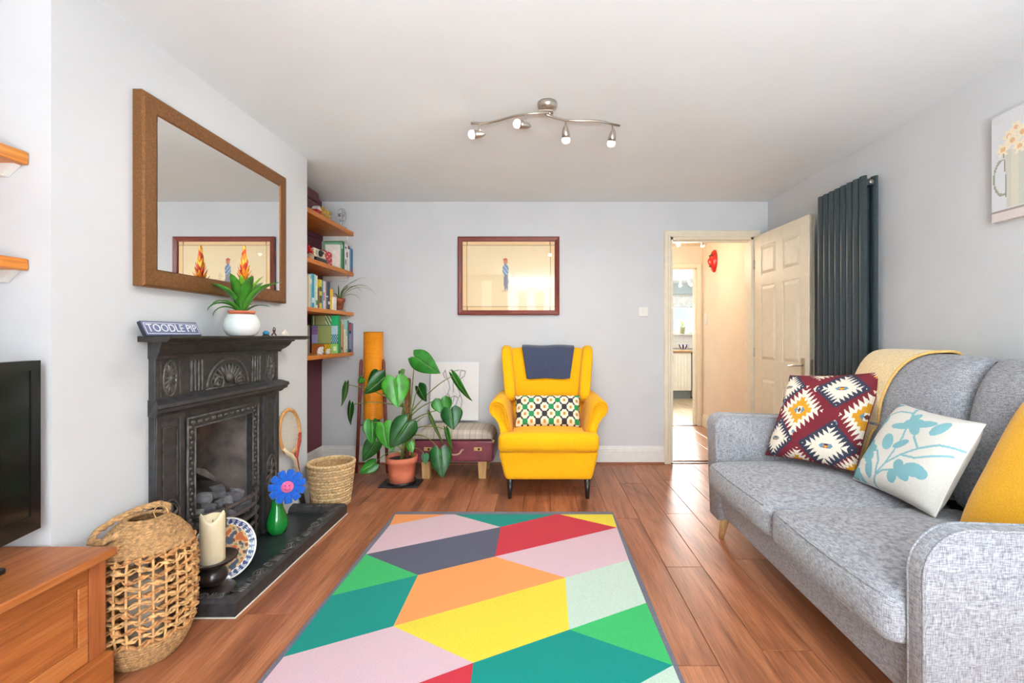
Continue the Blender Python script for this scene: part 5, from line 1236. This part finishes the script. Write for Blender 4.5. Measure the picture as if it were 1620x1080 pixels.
# ------------------------------------------------------------------ spotlight bars
BULB = GLASS('clear_glass', (250, 250, 250), .02); GLW = M('frosted_bulb', (246, 244, 240), .25, vary=.02); GLW.node_tree.nodes['Principled BSDF'].inputs['Emission Color'].default_value = (1, .97, .92, 1); GLW.node_tree.nodes['Principled BSDF'].inputs['Emission Strength'].default_value = .6
def spotbar(label, c, ceil, left, right, heads, sc=1.0, glow=0):
    """c: plate centre; left/right: bar paths; heads: (point on bar, direction of the bulb)"""
    t = thing('spotlight_bar', label, 'ceiling light', (c[0], c[1], ceil-.14*sc))
    MB().lathe([(.052*sc, -.001), (.052*sc, -.018*sc), (.046*sc, -.032*sc), (.03*sc, -.042*sc), (.01*sc, -.045*sc)], 32, (c[0], c[1], ceil)).build('ceiling_plate', STEEL, t, True)
    m = MB(); m.tube([(c[0]-.006*sc, c[1], ceil-.04*sc), (c[0]-.006*sc, c[1], left[-1][2])], .006*sc, 8); m.tube([(c[0]+.012*sc, c[1], ceil-.04*sc), (c[0]+.012*sc, c[1], right[0][2])], .006*sc, 8); m.build('bar_mount', STEEL, t, True)
    MB().box(c[0]-.045*sc, c[0]+.03*sc, c[1]-.02*sc, c[1]+.02*sc, ceil-.05*sc, ceil-.044*sc).build('mount_plate', STEEL, t)
    for pth in (left, right): MB().tube(pth, .0065*sc, 10).build('arm', STEEL, t, True)
    for (q, d) in heads:
        q = Vector(q); d = Vector(d).normalized(); e = q-Vector((0,0,.058*sc))
        s_ = MB(); s_.tube([q, e], .004*sc, 8); hd = s_.build('lamp_stem', STEEL, t, True)
        rot = Vector((0,0,1)).rotation_difference(d).to_matrix().to_4x4(); rot.translation = e
        m = MB(); m.lathe([(.003*sc, -.032*sc), (.011*sc, -.022*sc), (.018*sc, -.004*sc), (.021*sc, .014*sc), (.022*sc, .03*sc), (.019*sc, .03*sc), (.017*sc, .01*sc)], 20); m.xf(0, rot); m.build('lamp_cup', STEEL, t, True)
        m = MB(); m.lathe([(.018*sc, .028*sc), (.023*sc, .036*sc), (.024*sc, .046*sc), (.019*sc, .058*sc), (.004*sc, .064*sc)], 20, capb=False); m.xf(0, rot); m.build('bulb', GLW, t, True)
        if glow:
            l = bpy.data.lights.new('bulb_glow', 'SPOT'); l.energy = glow*(.6 if d.x < -.5 else 1.2); l.color = (1, .95, .88); l.shadow_soft_size = .02; l.spot_size = R(150); l.spot_blend = 1; o = bpy.data.objects.new('bulb_glow', l); C.objects.link(o); o.location = e+d*.075*sc; dd = (d+Vector((0, .5, -1.1))).normalized(); o.rotation_euler = Vector((0, 0, -1)).rotation_difference(dd).to_euler()
    return t
bz = 2.298; bp_ = lambda px, py: at(px, py, F*(bz-ZC)/(530-py))
spotbar('brushed steel ceiling light with four spots on a wavy bar, living room', (.046, 2.36), H,
    [bp_(745,195), bp_(758,195.5), bp_(772,194.5), bp_(790,190), bp_(812,184), bp_(835,180), bp_(868,178)], [bp_(864,181), bp_(876,186), bp_(892,190), bp_(912,191), bp_(935,191), bp_(955,193), bp_(980,199)],
    [(bp_(759,195.5), (-1, -.25, -.15)), (bp_(831,180.5), (-1, -.3, .05)), (bp_(895,190.5), (.05, .35, -1)), (bp_(969,196.5), (-.12, .35, -1))], glow=24)
spotbar('small spotlight bar on the hall ceiling beyond the doorway', (1.60, 5.0), HZ, [(1.36, 5.0, HZ-.06), (1.60, 5.0, HZ-.062)], [(1.60, 5.0, HZ-.062), (1.84, 5.0, HZ-.06)],
    [((1.385, 5.0, HZ-.06), (-.3, -.6, -1)), ((1.52, 5.0, HZ-.06), (.3, -.6, -1)), ((1.80, 5.0, HZ-.06), (.3, .6, -1))])
for x in (1.47, 1.66):
    l = bpy.data.lights.new('hall_spot_glow', 'POINT'); l.energy = 8; l.color = (1, .84, .66); l.shadow_soft_size = .2; o = bpy.data.objects.new('hall_spot_glow', l); C.objects.link(o); o.location = (x-.2, 5.0, HZ-.35)
spotbar('spotlight bar on the kitchen ceiling seen through both doorways', (2.63, 7.6), KH, [(2.32, 7.5, KH-.07), (2.47, 7.54, KH-.066), (2.63, 7.6, KH-.066)], [(2.63, 7.6, KH-.066), (2.8, 7.66, KH-.066), (2.94, 7.7, KH-.07)],
    [((2.34, 7.505, KH-.07), (-.2, -.5, -1)), ((2.5, 7.55, KH-.066), (.6, -.5, -.8)), ((2.90, 7.69, KH-.069), (.2, -.5, -1))], 1.2)
# ------------------------------------------------------------------ yellow wing armchair
YEL = FAB('yellow_cotton', (236, 166, 6), (252, 190, 24), 300, .85, (1, 1, .5), .2, sheen=.1)
ac = thing('wing_armchair', 'bright yellow wing armchair with black legs against the back wall', 'armchair', (.072, 3.62, 0))
m = MB(); B0, B1 = .13, .335
def basef(p):
    k = (p.z-B0)/(B1-B0); return Vector((p.x*(.865+.135*k), p.y+(.012*(1-k) if p.y < 0 else 0), p.z))
m.puff((0, -.02, (B0+B1)/2), (.357, .395, (B1-B0)/2), .025, n=8, fn=basef); m.build('base', YEL, ac, True, local=True)
m = MB(); m.puff((0, -.385, .398), (.357, .06, .066), .04, (0, .012, .008), n=8); m.puff((0, -.10, .40), (.268, .34, .066), .04, (0, 0, .012), n=10)
m.build('seat_cushion', YEL, ac, True, local=True)
arm = [(.345,.34),(.347,.46),(.358,.52),(.385,.56),(.412,.585),(.426,.612),(.428,.642),(.418,.667),(.398,.681),(.372,.684),(.345,.676),(.322,.66),(.305,.62),(.29,.56),(.276,.50),(.268,.44),(.266,.34)]
for s in (-1, 1):
    m = MB(); rows = [(-.345, .93), (-.358, .97), (-.352, 1), (.0, 1), (.25, 1), (.33, .98)]; n = len(arm); vs = []; cxa, cza = .35, .52
    for k, (y, sc) in enumerate(rows):
        for (x, z) in arm: vs.append((s*(cxa+(x-cxa)*sc-.02*max(0, y+.1)), y+(0 if k else -.0), cza+(z-cza)*sc))
    fs = []
    for k in range(len(rows)-1):
        for j in range(n): f = (k*n+j, k*n+(j+1)%n, (k+1)*n+(j+1)%n, (k+1)*n+j); fs.append(f if s < 0 else f[::-1])
    fs.append(tuple(range(n)) if s > 0 else tuple(range(n))[::-1]); fs.append(tuple(range((len(rows)-1)*n, len(rows)*n))[::(-1 if s > 0 else 1)])
    m.add(vs, fs); a_ = m.build('arm', YEL, ac, True, local=True)
    MB().tube([(s*(cxa+(x-cxa)*.80), -.352, cza+(z-cza)*.86) for x, z in arm[1:-1]], .0035, 6).build('piping', YEL, a_, True, local=True)
tiltb = lambda p: Vector((p.x*(1+.03*(p.z-.4)), p.y+.22*(p.z-.42), p.z))
m = MB(); m.puff((0, .215, .72), (.322, .075, .325), .045, (0, .03, .012), n=12, fn=tiltb); m.build('backrest', YEL, ac, True, local=True)
wing = [(.40,1.06),(.33,1.075),(.27,1.07),(.225,1.04),(.20,.985),(.185,.92),(.16,.85),(.125,.78),(.09,.72),(.06,.67),(.06,.60),(.38,.60)]
for s in (-1, 1):
    m = MB(); n = len(wing); vs = []; fs = []; cyw, czw = .26, .82
    for k, (d, sc) in enumerate(((-.03, .90), (-.012, .97), (.02, 1), (.05, .97), (.064, .90))):
        for (y, z) in wing:
            yy, zz = cyw+(y-cyw)*sc, czw+(z-czw)*sc; x = .272+.055*(zz-.6)/.46+d+.03*max(0, (.3-yy))/.2*(zz-.55); vs.append((s*x, yy-.02, zz))
    for k in range(4):
        for j in range(n): f = (k*n+j, k*n+(j+1)%n, (k+1)*n+(j+1)%n, (k+1)*n+j); fs.append(f if s > 0 else f[::-1])
    fs.append(tuple(range(n))[::(-1 if s > 0 else 1)]); fs.append(tuple(range(4*n, 5*n))[::(1 if s > 0 else -1)])
    m.add(vs, fs); m.build('wing', YEL, ac, True, local=True, sub=1)
LEGB = M('black_lacquer', (24, 22, 22), .3, coat=.3)
for x in (-.275, .275):
    for y, k in ((-.375, -1), (.33, 1)): MB().tube([(x, y, .135), (x+(.012 if x > 0 else -.012)*.0, y+k*.02, .0)], [.024, .013], 14).build('leg', LEGB, ac, True, local=True)
# blue cloth over the back
def topc(u, v):                                  # v from back over the top down the front
    z = None; w_ = .222-.042*max(0, (v-.4)/.6); x = (u*2-1)*w_
    yb = lambda zz: .22*(zz-.42); ft = 1.062
    if v < .25: zz = .86+.19*(v/.25); y = .315+yb(zz)
    elif v < .42:
        a = (v-.25)/.17*math.pi; y = .215+yb(1.05)+.102*math.cos(a)*1.0; zz = 1.05+.018*math.sin(a)
    else: zz = 1.05-.255*((v-.42)/.58); y = .215-.118-.012*math.sin(math.pi*(v-.42)/.58)*(1-(u*2-1)**2)+yb(zz)
    return (ac.location.x+x+.01, ac.location.y+y, zz+.003*math.sin(u*9+v*4))
m = MB(); m.grid(topc, 24, 40); tag(m.build('antimacassar', FAB('slate_blue_cloth', (52, 58, 80), (80, 88, 112), 420, .95), smooth=True, solid=.005), 'slate blue cloth draped over the top of the yellow armchair', 'cloth')
# ------------------------------------------------------------------ cushions
def cushion(name, label, cs, thick, mat, colf=None, n=90, pinch=.05, cat='cushion', back=None, group=None, nrm=None):
    BLc, BRc, TRc, TLc = [Vector(c) for c in cs]; cen = (BLc+BRc+TRc+TLc)/4; nn_ = ((BRc-BLc).cross(TLc-BLc)).normalized()
    t = thing(name, label, cat, Vector((cen.x, cen.y, min(c.z for c in (BLc, BRc, TRc, TLc)))), group=group)
    def sur(sg):
        def f(u, v):
            uu, vv = 2*u-1, 2*v-1
            pu = 1-pinch*(1-vv*vv)*abs(uu)**3*1.0; pv = 1-pinch*(1-uu*uu)*abs(vv)**3
            a, b = (uu*pu+1)/2, (vv*pv+1)/2
            p = BLc*(1-a)*(1-b)+BRc*a*(1-b)+TRc*a*b+TLc*(1-a)*b
            h = max(0, (1-uu**4))*max(0, (1-vv**4)); return p+nn_*(sg*thick/2*h**.55)
        return f
    m = MB(); m.grid(sur(1), n, n, colf); m.build('front', mat, t, True)
    m = MB(); m.grid(lambda u, v: sur(-1)(1-u, v), 24, 24, (lambda u, v: back) if (colf and back) else None); m.build('back', mat, t, True)
    f0 = sur(0); m = MB(); k = 14; seq = [f0(i/k, 0) for i in range(k)]+[f0(1, i/k) for i in range(k)]+[f0(1-i/k, 1) for i in range(k)]+[f0(0, 1-i/k) for i in range(k)]
    m.tube(seq, .003, 5, closed=True); m.build('seam', M(name+'_seam', back or (200, 150, 20), .9), t, True)
    return t
ox, oy, oz = ac.location.x, ac.location.y, 0
def flowertile(u, v):
    x, y = u*10.0, v*4.6; i, j = int(x), int(y); fx_, fy_ = x-i-.5, y-j-.5
    if (i+j) % 2 == 0:
        r = math.hypot(fx_, fy_)
        if r < .24: return (198, 142, 58)
        if abs(fx_) > .36 and abs(fy_) > .36: return (56, 54, 58)
        return (240, 228, 206)
    # between the flowers: corner squares
    if max(abs(fx_), abs(fy_)) < .38: return (44, 138, 84) if (i % 4 == 1 and j % 2 == 0) or (i % 4 == 2 and j % 2 == 1) else (56, 54, 58)
    if abs(fx_) > .30 and abs(fy_) > .30: return (56, 54, 58)
    return (240, 228, 206)
cushion('lumbar_cushion', 'oblong cushion with a black, cream and green flower-tile print on the armchair', [(ox-.247, oy-.20, .468), (ox+.243, oy-.20, .468), (ox+.25, oy-.07, .685), (ox-.255, oy-.07, .685)], .13, PRINT('cotton_print', .85, .15), flowertile, 100, .03, back=(56, 54, 58))
# ------------------------------------------------------------------ grey sofa
GRY = FAB('grey_tweed', (112, 112, 118), (184, 184, 188), 420, .95, (1, 1, .13), .4, (.36, .62), .2)
so = thing('sofa', 'grey tweed two-seater sofa with oak legs along the right wall', 'sofa', (1.46, 1.91, 0))
m = MB(); m.puff((1.447, 1.905, .235), (.445, .735, .105), .03, (.008, 0, 0), n=10, fn=lambda p: Vector((p.x+(.03*(.34-p.z)/.2 if p.x < 1.4 else 0), p.y, p.z))); m.build('base', GRY, so, True)
def armprof(r, x0, x1, zt, z0=.13, drop=.0):
    pts = [(x0+.012, z0)]+[(x0+r-r*math.cos(a), zt-r+r*math.sin(a)) for a in [math.pi/2*k/10 for k in range(11)]]+[(x1, zt-drop), (x1, z0)]; return pts
def soarm(name, r, x0, x1, y0, y1, zt, drop, flare):
    pr = armprof(r, x0, x1, zt, .13, drop); n = len(pr); m = MB(); vs = []; fs = []; cx_ = (x0+x1)/2; cz = .4; W = (y1-y0)
    rows = [(0, .988), (.05, .996), (.14, 1), (.86, 1), (.95, .996), (1, .988)]
    for (q, sc) in rows:
        for (x, z) in pr: vs.append((cx_+(x-cx_)*(1-(1-sc)*.8), y0+W*q+flare*(z-.4), cz+(z-cz)*sc))
    for k in range(len(rows)-1):
        for j in range(n): fs.append((k*n+j, (k+1)*n+j, (k+1)*n+(j+1)%n, k*n+(j+1)%n))
    fs.append(tuple(range(n))); fs.append(tuple(range((len(rows)-1)*n, len(rows)*n))[::-1]); m.add(vs, fs); o = m.build(name, GRY, so, True, bevel=0)
    for q in (.03, .97):
        yq = y0+W*q; MB().tube([(cx_+(x-cx_)*.994, yq+flare*(z-.4), cz+(z-cz)*.994+.001) for x, z in pr[:-1]], .0045, 6).build('piping', GRY, o, True)
    return o
soarm('arm', .12, .975, 1.93, 1.158, 1.210, .662, .03, -.03)
soarm('arm', .06, .985, 1.93, 2.53, 2.655, .705, .03, .03)
m = MB(); m.puff((1.875, 1.912, .53), (.075, .66, .39), .05, n=8); m.build('back_frame', GRY, so, True)
def seatfn(p): return Vector((p.x, p.y, p.z))
for (a, b) in ((1.214, 1.852), (1.862, 2.53)):
    m = MB(); m.puff((1.326, (a+b)/2, .388), (.39, (b-a)/2, .075), .045, (.018, .004, .030), n=12); s_ = m.build('seat_cushion', GRY, so, True)
    for z, xo in ((.445, .948), (.335, .948)):
        MB().tube([(xo+.03, a+.008, z), (xo+.006, a+.035, z)]+[(xo-.004-.010*math.sin(math.pi*k/8), a+.05+(b-a-.1)*k/8, z) for k in range(9)]+[(xo+.006, b-.035, z), (xo+.03, b-.008, z)], .0042, 6).build('piping', GRY, s_, True)
def backsurf(y0, y1, off=0.0):
    yc_, hy = (y0+y1)/2, (y1-y0)/2
    def f(a, q):                                 # a: angle round the section, q: -1..1 along
        e = (max(0, 1-abs(q)**5))**.42; hx = (.115*e+off+.012); hz = .30*(.93+.07*e)+off
        c, s = math.cos(a), math.sin(a); w_ = math.copysign(abs(s)**.62, s); x_ = math.copysign(abs(c)**.75, c)
        dent = 1-.22*math.exp(-((w_+.12)/.09)**2) if c < 0 else 1
        bulge = 1+(.25*max(0, w_) if c < 0 else 0)
        x = 1.715+x_*hx*dent*bulge; z = .77+w_*hz
        return Vector((x+.30*(z-.5), yc_+q*(hy+off*.6)*(1-.10*max(0, w_-.55)*(abs(q) > .0)*abs(q)**3), z))
    return f
for (a, b) in ((1.23, 1.845), (1.85, 2.52)):
    g_ = backsurf(a, b); m = MB(); qs = [math.sin(math.pi/2*(-1+2*i/28)) for i in range(29)]
    m.grid(lambda u, v: g_(2*math.pi*u, qs[int(round(v*28))]), 48, 28); m.build('back_cushion', GRY, so, True)
for (x, y, dx, dy) in ((1.06, 2.575, -.02, .02), (1.06, 1.25, -.02, -.02), (1.86, 2.56, .02, .02), (1.86, 1.25, .02, -.02)):
    MB().tube([(x, y, .145), (x+dx, y+dy, 0)], [.027, .014], 16).build('leg', OAK, so, True)
# cream throw over the far back cushion
g_ = backsurf(1.85, 2.52, .012)
THR = FAB('cream_knit', (226, 190, 128), (250, 226, 178), 220, .95, (1, 1, .5), .8, (.35, .6), .3)
def throwf(u, v):                                # u across the sofa, v from the front hem over the top to behind
    a = math.pi*1.28-v*math.pi*1.12; lo = -.24+.50*max(0, 1-v/.66)**.75
    q = lo+(1.0-lo)*u; q = min(q, .999); return g_(a, q)+Vector((0, 0, .004*math.sin(30*u)*0))
m = MB(); m.grid(throwf, 36, 60); th = thing('throw_blanket', 'cream knitted throw draped over the far corner of the sofa back', 'blanket', (1.75, 2.35, .60))
m.build('knit', THR, th, True, solid=.008)
m = MB(); m.tube([throwf(0, k/60) for k in range(61)], .007, 6); m.build('edge_trim', FAB('throw_edge', (220, 170, 92), (240, 198, 124), 220, .95), th, True)
# cushions on the sofa
def kilim(u, v):
    RD_, NV_, CR_, MU_, BL_ = (122, 40, 50), (58, 62, 80), (240, 228, 208), (218, 152, 38), (112, 142, 164)
    best = None
    for (cu, cv, a, b, kind) in KM:
        du, dv = (u-cu)/a, (v-cv)/b; d = abs(du)+abs(dv)
        if d > 1.7: continue
        s = abs(du)-abs(dv); n_ = 6.0; tri = abs(((s*n_) % 2)-1)              # 0..1 along the edge
        r = d+.55*(tri-.5)
        if kind == 'n':
            if d < .14: return NV_ if dv > .03 else MU_
            if d < .34 and abs(dv) < .2: return (BL_ if abs(du) > .1 else (150, 60, 50)) if abs(dv) < .12 else CR_
            if r < .98: return CR_
            if d+.12*(tri-.5) < 1.42: best = NV_
        else:
            if d < .12: return (110, 60, 40)
            if d < .3 and abs(dv) < .18: return BL_ if abs(du) > .12 else CR_
            if d+.22*(tri-.5) < .66: return MU_
            if r < 1.08: return CR_
    if best: return best
    for (cu, cv) in ((.42, .80), (.72, .42), (.30, .30), (.05, .62)):
        if abs(u-cu)/.035+abs(v-cv)/.045 < 1: return CR_ if u < cu else BL_
    if u > .93 and v > .93: return MU_
    return RD_
KM = [(.31, .55, .205, .235, 'm'), (.68, .80, .20, .155, 'n'), (.08, .83, .15, .145, 'n'), (.99, .52, .20, .22, 'm'), (.70, .19, .215, .19, 'n'), (.12, .21, .155, .175, 'n'), (.40, -.05, .19, .15, 'm'), (.40, 1.05, .2, .11, 'm'), (1.02, .0, .18, .15, 'm'), (1.02, 1.03, .16, .12, 'm')]
cushion('kilim_cushion', 'dark red kilim-patterned cushion in the far corner of the sofa', [at(1211, 719, 2.47), at(1354, 747, 2.12), at(1401, 588, 2.29), at(1250, 594, 2.48)], .15, PRINT('kilim_weave', .95, .3, wscale=420), kilim, 150, .05, back=(122, 40, 50))
FLP = [[(.36,-.02),(.39,.14),(.45,.30),(.56,.44),(.70,.56),(.86,.66),(1.0,.69)],[(.45,.30),(.47,.46),(.48,.62),(.46,.72)],[(.39,.14),(.36,.30),(.28,.40),(.20,.38)],[(.56,.44),(.72,.46),(.9,.56),(.97,.60)],[(.70,.56),(.60,.66),(.56,.76)],[(.39,.14),(.46,.22),(.58,.27)],[(.46,.86),(.36,.92),(.22,.90),(.12,.82)],[(.45,.80),(.38,.93),(.30,1.0)]]
FLE = [(.50,.80,.10,.06,.2),(.40,.74,.12,.035,.25),(.60,.82,.12,.04,.35),(.55,.74,.07,.045,-.6),(.46,.88,.05,.04,1.2),(.78,.82,.05,.09,-.5),(.34,.53,.06,.085,.5),(.50,.55,.08,.035,.7),(.18,.40,.07,.05,.2),(.14,.32,.06,.05,.8),(.22,.30,.05,.06,-.3),(.13,.44,.04,.06,0),(.60,.33,.05,.06,.4),(.66,.27,.10,.05,-.5),(.76,.34,.10,.065,.1),(.84,.33,.05,.05,.1),(.58,.20,.05,.07,.2),(.28,.18,.045,.10,.35),(.06,.66,.06,.09,-.4),(.10,.76,.05,.06,.3),(.04,.16,.07,.06,.6),(.10,.06,.05,.08,-.5),(.0,.06,.06,.06,0),(.19,.03,.03,.07,.5),(.04,.99,.06,.05,0)]
def floral(u, v):
    for (cu, cv, a, b, r) in FLE:
        du, dv = u-cu, v-cv; c, s = math.cos(r), math.sin(r); x, y = du*c+dv*s, -du*s+dv*c; q = (x/(a*1.12))**2+(y/(b*1.12))**2
        if q < 1: return (140, 194, 202)
    for pth in FLP:
        for i in range(len(pth)-1):
            if sdist(u, v, pth[i], pth[i+1]) < .011: return (148, 198, 204)
    return (238, 234, 224)
cushion('floral_cushion', 'white cushion with pale blue flower sprays in the middle of the sofa', [at(1350, 757, 2.10), at(1480, 818, 1.665), at(1559, 671, 1.61), at(1426, 639, 2.03)], .14, PRINT('cotton_print', .85, .15), floral, 150, .05, back=(238, 234, 224))
MUS = FAB('mustard_velvet', (226, 160, 8), (246, 182, 20), 260, .8, (1, 1, .6), .15, sheen=.3)
cushion('mustard_cushion', 'plain mustard yellow cushion tucked against the near sofa arm', [Vector((1.478, 1.60, .492)), Vector((1.455, 1.24, .492)), Vector((1.655, 1.235, .93)), Vector((1.69, 1.575, .94))], .12, MUS, None, 40, .04, back=(226, 160, 8))
